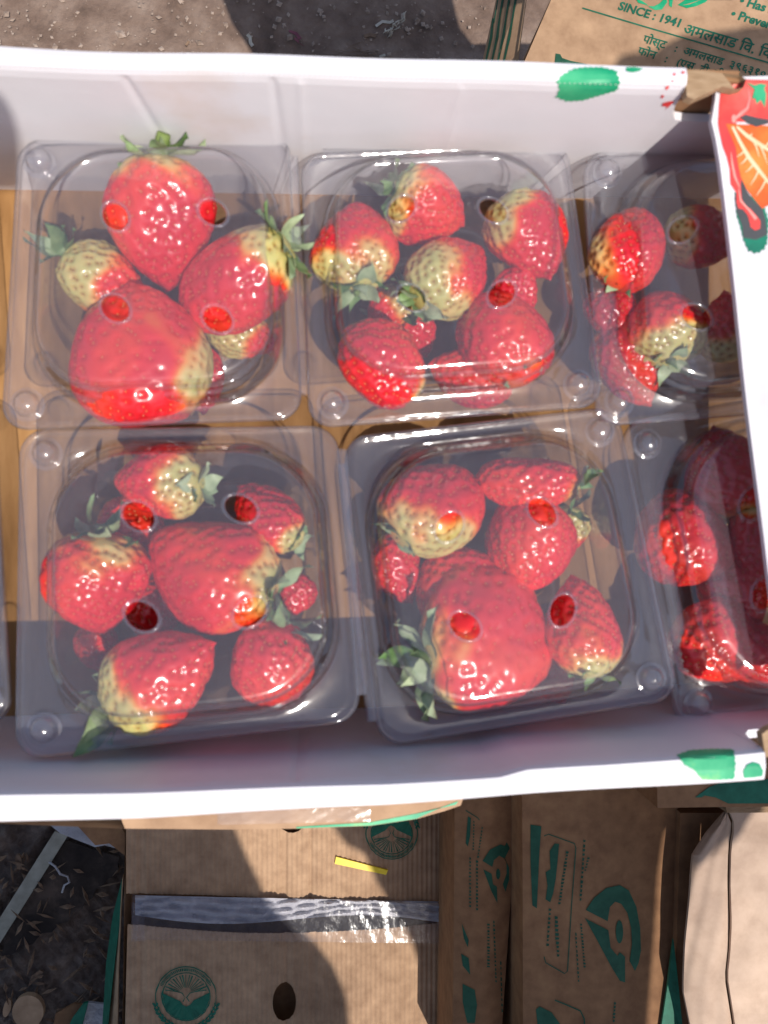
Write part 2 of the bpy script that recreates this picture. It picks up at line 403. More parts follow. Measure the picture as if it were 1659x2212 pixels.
# the printed end flap lying over the right-hand boxes
edge = [(1549,168),(1547,190),(1545,215),(1541,240),(1537,262),(1546,300),(1555,352),(1563,415),(1571,482),(1580,560),(1589,640),(1597,720),(1605,800),(1614,880),(1623,950),(1632,1020),(1641,1090),(1650,1160),(1659,1235),(1672,1330),(1690,1450),(1700,1540)]
FZ = lambda b: float(np.interp(b, [168,600,1025,1540], [8.5,8.0,7.6,7.4]))
L = [P(a, b, FZ(b)) for a, b in edge]
R = [np.array([P(1905, b, RZ-.25)[0]+.2, p[1], RZ-.25]) for (a, b), p in zip(edge, L)]
rows = []
for p, q in zip(L, R):
    rows.append([p+(q-p)*k+np.array([0,0,.25*math.sin(k*math.pi)]) for k in np.linspace(0, 1, 16)])
top = np.array(rows).reshape(-1,3); nr, nc = len(rows), 16
n = len(top); V = np.vstack([top, top-np.array([0,0,.22])])
Fc = grid_faces(nr, nc, flip=True)+[[i+n for i in f] for f in grid_faces(nr, nc)]
bd = [j for j in range(nc)]+[i*nc+nc-1 for i in range(1, nr)]+[(nr-1)*nc+j for j in range(nc-2, -1, -1)]+[i*nc for i in range(nr-2, 0, -1)]
Fc += [[bd[i], bd[(i+1)%len(bd)], bd[(i+1)%len(bd)]+n, bd[i]+n] for i in range(len(bd))]
flap = mk('end_flap', V, Fc, M_white, tray); BF = bvh_of(flap)

def serrated(cx, cy, pts, n=30, amp=.06, seed=1):
    """leaf outline from a polygon with a toothed edge"""
    pts = np.array(pts, float); pts = np.vstack([pts, pts[:1]]); d = np.concatenate([[0], np.cumsum(np.hypot(*np.diff(pts, axis=0).T))])
    out = []
    for i in range(n*2):
        t = d[-1]*i/(n*2); p = np.array([np.interp(t, d, pts[:,0]), np.interp(t, d, pts[:,1])])
        k = 1+(amp if i % 2 == 0 else -amp*.4); out.append((cx+(p[0]-cx)*k, cy+(p[1]-cy)*k))
    return out
def print_on(name, loops, m, off, parent=None, bv=None, step=None):
    return decal(name, loops, bv or BF, m, parent or flap, off, step)
Zf = lambda zx, zy: (1431.1+zx*.21005, 129.6+zy*.21005)      # crop of the flap -> picture pixels
def zl(l): return [Zf(*p) for p in l]
print_on('printed_leaf', [serrated(*Zf(930,1700), zl([(745,1380),(760,1600),(800,1720),(830,1850),(880,1960),(960,1990),(1040,1950),(1075,1880),(1090,1650),(1040,1500),(900,1400)]), 26, .05)], M_dgreen, .012)
print_on('printed_shade', [zl([(800,1180),(860,1340),(930,1440),(1030,1540),(1060,1640),(1075,1800),(960,1850),(830,1830),(815,1700),(760,1560),(740,1420),(760,1330)])], M_dgrey, .020)
print_on('printed_juice', [zl([(600,200),(1500,190),(1500,660),(1300,650),(1085,640),(760,640),(740,760),(800,1000),(830,1150),(800,1280),(810,1420),(840,1500),(900,1530),(960,1600),(1005,1660),(1000,1735),(950,1755),(905,1720),(880,1610),(830,1540),(780,1530),(760,1470),(760,1370),(700,1280),(690,1120),(660,1000),(620,900),(580,720),(570,650),(580,480),(595,340)])], M_pred, .028, step=14)
print_on('printed_fruit_slice', [zl([(650,660),(1085,680),(1500,690),(1500,1500),(1085,1500),(1020,1530),(940,1430),(860,1330),(800,1200),(770,1050),(750,900),(690,760)])], M_porange, .036, step=14)
veins = [band(zl([(715,690),(800,860),(880,1000),(980,1130),(1085,1260),(1250,1420)]), [5,7,9,8,6,3]), band(zl([(760,690),(860,780),(960,850),(1085,930),(1300,1030)]), [5,8,9,7,4])]
for a, b in [((840,940),(760,1000)),((870,1000),(800,1080)),((930,1080),(850,1160)),((985,1140),(900,1290)),((1060,1240),(960,1400)),((930,830),(990,1000)),((1000,880),(1075,1080)),((880,790),(920,760)),((1050,900),(1120,800))]:
    veins.append(band(zl([a, ((a[0]+b[0])/2+6,(a[1]+b[1])/2), b]), [4,3,1]))
multi_decal('printed_vein', [[v] for v in veins], BF, M_pcream, flap, .044)
multi_decal('printed_highlight', [[band(zl([(640,330),(700,300),(760,240),(850,215)]), [1,5,6,2])], [band(zl([(870,290),(895,400),(870,500),(800,560),(740,610)]), [1,4,6,8,5])], [band(zl([(590,260),(620,340),(680,330)]), [2,7,2])], [ell(*Zf(730,610), 5, 9)],
    [band(zl([(700,950),(715,1080),(740,1200),(790,1320)]), [1,4,5,2])], [band(zl([(780,1330),(800,1450),(880,1540),(960,1640)]), [2,4,4,8])]], BF, M_pink, flap, .044)
print_on('printed_small_fruit', [zl([(905,420),(980,410),(1085,430),(1300,460),(1300,640),(1085,660),(960,690),(860,640),(790,600),(830,560),(890,540)])], M_pred, .052)
print_on('printed_fruit_shadow', [zl([(790,600),(850,570),(960,600),(1085,620),(1090,655),(960,695),(880,660)])], M_dgrey, .058)
multi_decal('printed_leaf_crown', [[zl([(860,240),(940,270),(1000,250),(1060,262),(1040,300),(1060,360),(1045,500),(1005,420),(960,460),(945,400),(915,410),(940,310)])]], BF, M_lgreen, flap, .060)

BW = bvh_of(wall_far); BN = bvh_of(wall_near)
def wall_decal(name, loop, fold, bv, m, parent, off=.03):
    """a print that wraps over the rim fold: the outline is cut along the fold line"""
    polys = []
    v, f = tri2d([loop], 6.0)
    V = decal_pts(v, bv, off); F2 = []
    for t in f:
        a, b, c = V[t[0]], V[t[1]], V[t[2]]
        if max(np.linalg.norm(a-b), np.linalg.norm(b-c), np.linalg.norm(a-c)) > 9: continue
        F2.append(t if np.dot(np.cross(b-a, c-a), C0-a) > 0 else t[::-1])
    V, F2 = used_only(V, F2)
    return mk(name, V, F2, m, parent)
wall_decal('printed_leaf', serrated(1272, 178, [(1204,176),(1215,162),(1240,150),(1262,147),(1300,147),(1330,154),(1338,176),(1332,194),(1300,203),(1260,215),(1225,217),(1202,208),(1210,190)], 30, .05), far_in, BW, M_lgreen, wall_far)
wall_decal('printed_leaf', [(1352,147),(1366,146),(1388,149),(1380,155),(1366,158),(1352,155)], far_in, BW, M_lgreen, wall_far)
for l in ([(1486,196),(1478,206),(1462,214),(1448,217),(1432,221),(1430,228),(1442,229),(1456,224),(1474,218),(1488,206)], ell(1452,176,3,2), ell(1441,188,3,5,40), ell(1431,207,2.5,4,30), ell(1456,162,2.5,3), ell(1475,158,3,3)):
    wall_decal('printed_drip', l, far_in, BW, M_pred, wall_far)
wall_decal('printed_leaf', serrated(1530, 1652, [(1463,1632),(1490,1622),(1540,1619),(1584,1620),(1588,1650),(1585,1682),(1545,1684),(1515,1683),(1500,1664),(1478,1652)], 26, .03), near_in, BN, M_lgreen, wall_near)
wall_decal('printed_leaf', [(1604,1664),(1612,1652),(1626,1646),(1640,1650),(1648,1664),(1646,1676),(1625,1679),(1606,1680)], near_in, BN, M_lgreen, wall_near)

# ------------------------------------------------------------------ clear hinged boxes
def rsq(hx, hy, r, ox=0, oy=0, k=18, e=10):
    pts = []
    for q, (sx, sy) in enumerate(((1,1),(-1,1),(-1,-1),(1,-1))):
        cx, cy = ox+sx*(hx-r), oy+sy*(hy-r)
        a0 = q*math.pi/2
        for i in range(k+1):
            a = a0+math.pi/2*i/k; pts.append((cx+r*math.cos(a), cy+r*math.sin(a)))
        nx = {0:(ox-(hx-r), oy+hy), 1:(ox-hx, oy-(hy-r)), 2:(ox+(hx-r), oy-hy), 3:(ox+hx, oy+(hy-r))}[q]
        p0 = pts[-1]
        for i in range(1, e): pts.append((p0[0]+(nx[0]-p0[0])*i/e, p0[1]+(nx[1]-p0[1])*i/e))
    return pts
DOME = 1.45
class Box: pass
def clamshell(corners, zs, hinge, holes, label):
    """corners px TL,TR,BR,BL of the flange with heights zs; hinge side in 'RLTB'"""
    C = [P(a, b, z) for (a, b), z in zip(corners, zs)]
    nrm = np.cross(C[1]-C[3], C[0]-C[2]); nrm /= np.linalg.norm(nrm)
    if nrm[2] < 0: nrm = -nrm
    def Mp(s, t, h=0.0):
        u, v = (s+1)/2, (t+1)/2
        return (C[3]*(1-u)+C[2]*u)*(1-v)+(C[0]*(1-u)+C[1]*u)*v+nrm*h
    ins = {'R':.12,'L':.12,'T':.10,'B':.10}; opp = {'R':'L','L':'R','T':'B','B':'T'}
    ins[hinge] = .07; ins[opp[hinge]] = .16
    x0, x1, y0, y1 = -1+ins['L'], 1-ins['R'], -1+ins['B'], 1-ins['T']
    ox, oy, hx, hy = (x0+x1)/2, (y0+y1)/2, (x1-x0)/2, (y1-y0)/2
    th = thing('fruit_box', [*(sum(C)/4)[:2], .05], label, 'plastic box', 'clear hinged strawberry boxes in the tray')
    # lid
    B = MB(); rings = []
    def ring(k, r, h, flange=False):
        pts = rsq(1.0*k, 1.0*k, r) if flange else rsq(hx*k, hy*k, r, ox, oy)
        return [Mp(s, t, h) for s, t in pts]
    for k, r, h, fl in ((1.0,.17,-.22,1),(1.006,.172,-.14,1),(1.012,.175,-.04,1),(1.006,.172,.05,1),(.992,.165,.09,1),(.978,.155,.06,1),(.966,.15,.0,1),(1.0,.56,.0,0),(.985,.55,.10,0),(.955,.53,.62,0),(.945,.52,.70,0),(.918,.50,.73,0),(.908,.49,.82,0),(.893,.475,1.10,0),(.887,.47,1.22,0),(.877,.465,1.32,0),(.862,.455,1.40,0),(.847,.447,1.44,0),(.830,.44,DOME,0)):
        rings.append(ring(k, r, h, bool(fl)))
    nc = len(rings[0]); V = [p for r in rings for p in r]; Fc = grid_faces(len(rings), nc, True)
    pl = [(s, t) for s, t in rsq(hx*.830, hy*.830, .44, ox, oy)]
    # holes on the plateau, placed where their rays meet it
    o = Mp(ox, oy, DOME); hl = []
    for (a, b, ang) in holes:
        d = ray(a, b); p = C0+d*(np.dot(o-C0, nrm)/np.dot(d, nrm))
        g = np.array([ox, oy])
        for _ in range(8):       # invert the bilinear map
            q = Mp(g[0], g[1], DOME); e = (p-q)[:2]
            J = np.stack([(Mp(g[0]+.01, g[1], DOME)-q)[:2], (Mp(g[0], g[1]+.01, DOME)-q)[:2]], 1)/.01
            g = g+np.linalg.solve(J, e)
        hl.append(ell(g[0], g[1], .104, .078, ang, 28))
    v2, f2 = tri2d([pl]+hl, .12)
    def dz(s, t): return DOME+.06*(1-((s-ox)/hx/.835)**2)*(1-((t-oy)/hy/.835)**2)
    B.add(V, Fc); B.add([Mp(s, t, dz(s, t)) for s, t in v2], f2)
    for hpts in hl:
        cxy = np.mean(hpts, 0); rr = []
        for k, dh in ((.97,-.09),(.96,-.03),(.99,.035),(1.06,.06),(1.14,.05),(1.22,-.005)):
            rr += [Mp(*(cxy+(np.array(q)-cxy)*k), dz(*q)+dh) for q in hpts]
        B.add(rr, grid_faces(6, len(hpts), True))
    lid = B.out('lid', M_lid, th, smooth=True); lid.data.materials.append(M_wall)
    for fi in range(nc*7, nc*12): lid.data.polygons[fi].material_index = 1
    # base
    B = MB(); rings = [[Mp(s, t, h) for s, t in rsq(k, k, .17)] for k, h in ((1.0,-.34),(.99,-.14),(.95,-.12))]
    zb = .12
    for i, q in enumerate((0, .06, .2, .35, .5, .65, .8, .92, .98, 1.0)):
        k = .975-.22*q**.9 if q < .95 else .755-(.0 if q < 1 else .03)
        pts = rsq(hx*k, hy*k, .52*k, ox, oy); rg = []
        for j, (s, t) in enumerate(pts):
            fl = 1+(.012*math.cos(j*2*math.pi/6) if .1 < q < .95 else 0)
            p = Mp(ox+(s-ox)*fl, oy+(t-oy)*fl, -.12); p = p*(1-q)+np.array([p[0], p[1], zb])*q; rg.append(p)
        rings.append(rg)
    for k in (.66, .64, .3, .05):
        rings.append([np.array([*Mp(s, t)[:2], zb+(.15 if k < .65 else 0)]) for s, t in rsq(hx*k, hy*k, .52*k, ox, oy)])
    B.add([p for r in rings for p in r], grid_faces(len(rings), len(rings[0]), True)); B.out('tub', M_tub, th, smooth=True)
    # round snap buttons on the side away from the hinge
    bs = {'R':((-1,1),(-1,-1)),'L':((1,1),(1,-1)),'T':((-1,-1),(1,-1)),'B':((-1,1),(1,1))}[hinge]
    for sx, sy in bs:
        c = Mp(sx*.845, sy*.845); rr = []
        for r, h in ((.62,.02),(.56,.06),(.50,.03),(.46,.10),(.43,.24),(.34,.38),(.2,.46),(.04,.49)):
            rr += [c+nrm*h+np.array([r*math.cos(a), r*math.sin(a), 0]) for a in np.linspace(0, 2*math.pi, 28, endpoint=False)]
        mk('snap_button', rr, grid_faces(8, 28, True), M_lid, th, smooth=True)
    # the folded hinge strip
    e0, e1 = {'R':((1,.84),(1,-.84)),'L':((-1,.84),(-1,-.84)),'T':((-.84,1),(.84,1)),'B':((-.84,-1),(.84,-1))}[hinge]
    out = np.array({'R':(1,0),'L':(-1,0),'T':(0,1),'B':(0,-1)}[hinge], float); V = []
    for u in np.linspace(0, 1, 12):
        s, t = np.array(e0)*(1-u)+np.array(e1)*u
        for q in np.linspace(0, math.pi, 9):
            d = .07*math.sin(q); V.append(Mp(s+out[0]*d, t+out[1]*d, -.14+.20*math.cos(q)))
    mk('hinge', V, grid_faces(12, 9), M_lid, th, smooth=True)
    b = Box(); b.th, b.Mp, b.top = th, Mp, Mp(ox, oy, DOME)[2]
    b.plane = lambda x, y: o[2]-((x-o[0])*nrm[0]+(y-o[1])*nrm[1])/nrm[2]; return b
boxes = {}
boxes[1] = clamshell([(42,306),(622,288),(650,902),(6,926)], (4.3,4.3,5.2,5.2), 'R', [(250,469,-50),(460,460,-35),(250,667,-40),(470,690,-35)], 'clear plastic box at far left holding three big strawberries and a few small ones')
boxes[2] = clamshell([(652,336),(1222,308),(1302,874),(670,922)], (4.2,4.2,5.3,5.3), 'T', [(867,452,40),(1064,456,-40),(889,644,-45),(1083,636,40)], 'clear plastic box packed full of strawberries in the middle of the far row')
boxes[3] = clamshell([(1262,332),(1850,300),(1908,872),(1290,918)], (4.3,4.2,4.8,5.0), 'R', [(1474,497,35),(1504,685,-35),(1672,480,40),(1706,668,40)], 'clear plastic box in the far row half hidden beneath the printed end flap')
boxes[4] = clamshell([(46,930),(724,922),(776,1556),(36,1640)], (4.5,4.5,6.1,6.3), 'R', [(300,1115,-40),(520,1099,-35),(307,1331,-40),(540,1322,40)], 'clear plastic box at near left with long green leaves beside its corner button')
boxes[5] = clamshell([(742,948),(1330,880),(1464,1508),(822,1612)], (4.5,4.5,5.7,5.7), 'L', [(970,1138,40),(1170,1106,-50),(1004,1352,-40),(1214,1318,55)], 'clear plastic box turned askew in the near row, with a very large pale leafy strawberry')
boxes[6] = clamshell([(1338,918),(1966,800),(2092,1462),(1468,1580)], (4.0,3.9,4.7,4.6), 'R', [(1626,1088,50),(1652,1282,50),(1830,1050,40),(1866,1240,40)], 'clear plastic box in the near right corner cut off by the picture edge')
boxes[7] = clamshell([(-640,300),(-62,300),(-30,900),(-660,905)], (4.3,4.3,5.2,5.2), 'L', [], 'clear plastic box of the far row just beyond the left picture edge')
boxes[8] = clamshell([(-655,960),(-12,944),(22,1560),(-640,1600)], (4.3,4.3,5.2,5.2), 'L', [], 'clear plastic box of the near row at the left picture edge, mostly cut off')

# ------------------------------------------------------------------ strawberries
def sepal_mesh(name, w, curl, seed):
    V = []; n = 8
    for i in range(n):
        u = i/(n-1); ww = w*(math.sin(math.pi*min(1, u*.92+.10))**.8)*(1-.25*u); 
        if i == n-1: ww = .005
        z = curl*u*u+.03*math.sin(u*5+seed)
        for k in (-1, -.5, 0, .5, 1):
            V.append(((u-.10*u*u)*S, (k*ww+.16*math.sin(seed*2.1+1)*u*u)*S, (z+.30*abs(k)*ww+.10*math.sin(u*7+seed*1.7+k*1.5)*u)*S))
    me = bpy.data.meshes.new(name); me.from_pydata(V, [], grid_faces(n, 5)); me.update()
    me.polygons.foreach_set('use_smooth', [True]*len(me.polygons)); me.materials.append(M_sepal); return me
SEP = [sepal_mesh('sepal', w, c, i) for i, (w, c) in enumerate(((.20,.35),(.25,.12),(.16,.60),(.22,-.22)))]
OCT = np.array([(1,0,0),(-1,0,0),(0,1,0),(0,-1,0),(0,0,1),(0,0,-1)], float)
OCF = [(0,2,4),(2,1,4),(1,3,4),(3,0,4),(2,0,5),(1,2,5),(3,1,5),(0,3,5)]
def berry(bx, px, py, L, W, ang, label, z=None, layer=0, pale=None, pdir=None, pitch=0, ab=(.75,.46), thick=.9, calyx=None, spacing=.37, seed=None, lob=.065, cleft=0):
    if calyx and not pitch: pitch = -20
    sd = seed if seed is not None else int(px*7+py)
    r = np.random.default_rng(sd)
    zt = boxes[bx].top
    sc0 = 1/pxcm(4.2); rt = W*sc0/2*thick; g0 = P(px, py, 4.5)
    zt = boxes[bx].plane(g0[0], g0[1])
    if z is None: z = zt-.22-rt*(1+lob*1.3)-layer*1.5
    z = max(z, rt+.25)
    sc = 1/pxcm(z); l, w = L*sc, W*sc; c = P(px, py, z)
    a = math.radians(ang); pt = math.radians(pitch)
    ax = np.array([math.cos(a)*math.cos(pt), -math.sin(a)*math.cos(pt), math.sin(pt)])
    up = np.array([0,0,1.0])-ax*ax[2]; up /= np.linalg.norm(up); sd_ = np.cross(up, ax)
    nt, nf = 84, 112
    A, Bq = ab; m = Bq/(A+Bq); fm = m**Bq*(1-m)**A
    tt = (1-np.cos(np.linspace(0, math.pi, nt)))/2; tt = np.clip(tt, 1e-4, 1-1e-4)
    ph = [r.uniform(0, 6.28) for _ in range(8)]
    def surf(t, f):
        rad = t**Bq*(1-t)**A/fm*w/2
        irr = 1+lob*(np.sin(2*f+ph[0]+2*t)+.6*np.sin(3*f+ph[1]-3*t)+.5*np.sin(f+ph[2]+5*t)+.35*np.sin(5*f+ph[5]+7*t))
        irr = irr-cleft*np.exp(-((f-math.pi/2)/.35)**2)*np.sin(math.pi*t)
        rad = rad*irr; xx = (t-.5)*l+.02*l*np.sin(f+ph[3])*(t > .05)
        bend = .05*l*np.sin(math.pi*t)*np.sin(ph[4])
        return xx, rad*np.cos(f)+bend, rad*np.sin(f)*thick
    f = np.linspace(0, 2*math.pi, nf, endpoint=False)
    T, Fm = np.meshgrid(tt, f, indexing='ij'); x, y, zz = surf(T, Fm)
    Pl = np.stack([x, y, zz], -1).reshape(-1, 3)
    # seeds spread evenly over the skin
    td = np.linspace(.03, .985, 160); rad = td**Bq*(1-td)**A/fm*w/2; ds = np.hypot(np.gradient(td)*l, np.gradient(rad)); cum = np.concatenate([[0], np.cumsum((rad*ds)[1:])]); area = 2*math.pi*cum[-1]
    ns = min(300, int(area/(.866*spacing**2)))
    u = (np.arange(ns)+.5)/ns; ts = np.interp(u*cum[-1], cum, td); fs = (np.arange(ns)*2.39996+ph[6]+r.normal(0, .09, ns)) % (2*math.pi); ts = np.clip(ts+r.normal(0, .012, ns), .02, .985)
    sx, sy, sz = surf(ts, fs); SP = np.stack([sx, sy, sz], 1)
    def nrmf(t, ff):
        e = 1e-3; p0 = np.stack(surf(t, ff), 1); p1 = np.stack(surf(np.clip(t+e, 1e-4, 1-1e-4), ff), 1); p2 = np.stack(surf(t, ff+e), 1)
        nn = np.cross(p1-p0, p2-p0); nn /= np.linalg.norm(nn, axis=1)[:,None]+1e-12
        s = np.sign(nn[:,1]*np.cos(ff)+nn[:,2]*np.sin(ff)); return nn*np.where(s == 0, 1, s)[:,None]
    SN = nrmf(ts, fs); VN = nrmf(T.ravel(), Fm.ravel())
    dmin = np.full(len(Pl), 9.0)
    for k in range(0, len(Pl), 3000):
        q = Pl[k:k+3000]; dmin[k:k+3000] = np.sqrt(((q[:,None,:]-SP[None])**2).sum(-1).min(1))
    pit = np.exp(-(dmin/(spacing*.30))**2); bulge = np.clip(dmin/(spacing*.6), 0, 1)**2
    Pl = Pl+VN*(-.085*pit+.030*bulge+.03*w/4*np.sin(Pl@np.array([1.7,.9,1.3])+ph[3])*np.sin(Pl@np.array([-.8,1.9,.6])+ph[5]))[:,None]
    R = np.stack([ax, sd_, up], 1)
    pale = .55 if pale is None else pale
    if pdir is None: pd = np.array([-1.0, 0, 0])
    else:
        q = math.radians(pdir); wv = np.array([math.cos(q), -math.sin(q), .15]); pd = R.T@wv; pd /= np.linalg.norm(pd)
    half = np.array([l/2, w/2, w/2*thick])
    def ripe(pp):
        qn = (pp/half)@pd
        nz = .16*np.sin(pp@np.array([1.9,1.1,.7])+ph[0])+.12*np.sin(pp@np.array([-1.1,2.7,1.6])+ph[1])+.08*np.sin(pp@np.array([3.9,-3.1,2.9])+ph[2])
        s = np.clip((pale+.52-(qn+nz*.9))/.70, 0, 1); s = s*s*(3-2*s)
        return np.clip(s*(.80+.16*np.sin(pp@np.array([.8,1.4,.5])+ph[7])*.9)+.02, 0, 1)
    rp = ripe(Pl)
    base = c+np.array([0, 0, (R@Pl.T).T[:,2].min()])
    th = thing('strawberry', base, label, 'strawberry', 'strawberries in the clear boxes')
    Wd = (R@Pl.T).T+c
    Fc = grid_faces(nt, nf, True, flip=True); 
    mk('flesh', Wd, Fc, M_berry, th, smooth=True, attrs={'ripe': rp, 'pit': pit})
    # achenes
    ta = np.array([1.0,0,0]); B = MB(); ra = []
    for p, nn, rr in zip(SP+SN*(.03*w/4*np.sin(SP@np.array([1.7,.9,1.3])+ph[3])*np.sin(SP@np.array([-.8,1.9,.6])+ph[5])-.02)[:,None], SN, ripe(SP)):
        t1 = ta-nn*nn[0]; k = np.linalg.norm(t1); t1 = t1/k if k > .1 else np.array([0,1.0,0]); t2 = np.cross(nn, t1)
        q = p-nn*.042+(OCT[:,:1]*t1*.070+OCT[:,1:2]*t2*.042+OCT[:,2:3]*nn*.04); B.add((R@q.T).T+c, OCF); ra += [rr]*6
    o = mk('seed', B.V, B.F, M_seed, th, smooth=True, attrs={'ripe': ra}); o['kind'] = 'stuff'
    if calyx:
        nS = calyx.get('n', 8); ln = calyx.get('len', 1.2); lift = calyx.get('lift', 25); st = calyx.get('stem', 0)
        at = c-ax*l*.46
        for i in range(nS):
            q = 2*math.pi*i/nS+r.uniform(-.2, .2); dr = math.cos(q)*sd_+math.sin(q)*up
            be = math.radians(lift-6+r.uniform(-30, 28)); X_ = dr*math.cos(be)-ax*math.sin(be); Zv = -(ax*math.cos(be)+dr*math.sin(be)); Y_ = np.cross(Zv, X_)
            k = ln*1.22*r.uniform(.7, 1.2); kw = calyx.get('w', 1.0)*r.uniform(.9, 1.3)*1.5
            o = bpy.data.objects.new('sepal', SEP[r.integers(4)]); COL.objects.link(o); o.parent = th
            ps = (at-ax*.06+dr*.10-LOC[th])*S
            Mx = Matrix([[X_[j]*k, Y_[j]*kw, Zv[j]*k, ps[j]] for j in range(3)]+[[0,0,0,1]]); o.matrix_local = Mx
        if st:
            p0 = at; pts = [p0+(-ax*st*t+(sd_*.25*math.sin(ph[1])+up*.2)*t*t) for t in np.linspace(0, 1, 7)]
            V, F3 = tube(pts, np.linspace(.16, .11, 7)*calyx.get('sw', 1), 8); mk('stem', V, F3, M_stem, th, smooth=True)
    return th
cx = lambda n=8, **k: dict(n=n, **k)
# box 1: far left
berry(1, 352, 484, 268, 212, 92, 'red strawberry with pale shoulder by the far wall in the far left box', pale=.62, calyx=cx(9, len=1.4, stem=.9, sw=2.2, lift=20))
berry(1, 504, 602, 280, 196, 150, 'sideways strawberry with a big leafy cap at the right of the far left box', pale=.42, calyx=cx(9, len=1.3, lift=15, w=1.4), ab=(.55,.44), seed=77)
berry(1, 300, 768, 300, 292, 262, 'largest strawberry of the far left box, broad and red with a pale right flank', pale=.62, pdir=-5, thick=.66, ab=(.62,.40), lob=.03)
berry(1, 232, 620, 205, 150, 38, 'pale half ripe strawberry tucked behind the largest one of the far left box', layer=1, pale=-.15, calyx=cx(9, len=1.1, lift=35))
berry(1, 526, 712, 150, 130, 30, 'greenish white strawberry beneath the sideways one in the far left box', z=1.9, pale=-.6, calyx=cx(7, len=1.2, lift=10))
berry(1, 424, 818, 150, 130, 80, 'red strawberry almost hidden under the largest one in the far left box', z=1.6, pale=.8)
# box 2: far middle
berry(2, 925, 448, 180, 165, 18, 'strawberry capped green at its left, nearest the far wall in the middle far box', pale=.45, calyx=cx(8, len=1.1, lift=25))
berry(2, 771, 530, 205, 182, 268, 'strawberry with a ragged withered cap at the left of the middle far box', pale=.35, thick=.85, calyx=cx(9, len=1.0, lift=5, stem=.5, w=1.2), pitch=-14)
berry(2, 1140, 512, 204, 188, 62, 'strawberry with a yellow upper left corner at the right of the middle far box', pale=.45, pdir=215, thick=.85)
berry(2, 970, 588, 218, 162, -42, 'speckled half yellow strawberry lying in the very middle of the middle far box', pale=.05, calyx=cx(6, len=1.0, lift=25), ab=(.8,.5))
berry(2, 822, 786, 208, 176, 218, 'smooth red strawberry in the near left corner of the middle far box', pale=.9, thick=.85, ab=(.55,.48))
berry(2, 1090, 728, 232, 208, 250, 'broad plain red strawberry at the near right of the middle far box', pale=1.0, thick=.8, ab=(.55,.46), calyx=cx(5, len=.7, lift=-10))
berry(2, 1020, 806, 190, 132, 190, 'deep red strawberry along the near edge of the middle far box, under the broad one', layer=1, pale=1.1)
berry(2, 1112, 636, 110, 104, 40, 'small red strawberry behind the broad plain one of the middle far box', layer=.9, pale=.9)
berry(2, 846, 676, 120, 100, 130, 'orange tinted strawberry under the ragged cap in the middle far box', z=2.2, pale=.1, calyx=cx(6, len=1.1, lift=0))
berry(2, 900, 720, 110, 90, 60, 'low strawberry whose leaves show left of the broad one in middle far box', z=1.9, pale=.6, calyx=cx(7, len=1.3, lift=-10))
# box 3: far right
berry(3, 1358, 530, 226, 152, -66, 'red strawberry with a yellow end at the left of the flap covered far box', pale=.72, pdir=150, calyx=cx(4, len=.5, lift=0))
berry(3, 1518, 512, 170, 142, 10, 'dark shaded strawberry under the upper hole of the flap covered far box', layer=.3, pale=.35)
berry(3, 1432, 706, 176, 194, 268, 'pink strawberry with cream shoulders in the middle of the flap covered far box', pale=.25, layer=.2, calyx=cx(7, len=.8, lift=10), thick=.8)
berry(3, 1566, 706, 160, 120, 268, 'strawberry deep in shade beside the cream shouldered one in the flap covered box', pale=.3, layer=.3)
berry(3, 1356, 790, 200, 150, 58, 'red strawberry pressed in the near left curve of the flap covered far box', layer=.9, pale=.85)
berry(3, 1318, 684, 130, 118, 80, 'small red strawberry against the left wall of the flap covered far box', layer=1.0, pale=1.0)
# box 4: near left
berry(4, 342, 1042, 204, 150, 182, 'strawberry with golden shoulder at the top of the near left box', pale=.28, calyx=cx(7, len=.8, lift=20))
berry(4, 578, 1112, 190, 130, 222, 'red strawberry under the far right hole of the near left box', layer=.5, pale=.62, calyx=cx(5, len=.6, lift=0))
berry(4, 456, 1226, 306, 224, 197, 'biggest strawberry of the near left box, lying across its middle, shoulder yellow green', pale=.58, calyx=cx(8, len=1.25, lift=20), thick=.8, ab=(.60,.44))
berry(4, 216, 1262, 222, 208, 96, 'plump red strawberry at the left wall of the near left box', layer=.3, pale=.66, calyx=cx(8, len=1.2, lift=25, w=1.2), thick=.85)
berry(4, 350, 1462, 266, 214, -32, 'half pale yellow strawberry with long green leaves in the near left box', pale=.12, calyx=cx(9, len=1.5, lift=14, w=1.5, stem=.9, sw=1.3), thick=.85, pitch=8)
berry(4, 574, 1432, 196, 184, 112, 'all red strawberry at the near right of the near left box', pale=1.1, layer=.2, thick=.85, ab=(.62,.45), calyx=cx(7, len=1.2, lift=10))
berry(4, 640, 1284, 88, 78, 100, 'small red strawberry between green leaves at the right of the near left box', layer=1.0, pale=1.0)
berry(4, 292, 1134, 150, 110, 20, 'dim red strawberry glimpsed through the far left hole of the near left box', z=2.6, pale=.9)
berry(4, 322, 1322, 150, 120, 70, 'dark red strawberry glimpsed through the near left hole of the near left box', z=2.4, pale=1.0)
berry(4, 212, 1400, 110, 96, 60, 'mostly hidden strawberry left of the half pale one in the near left box', z=1.8, pale=.8)
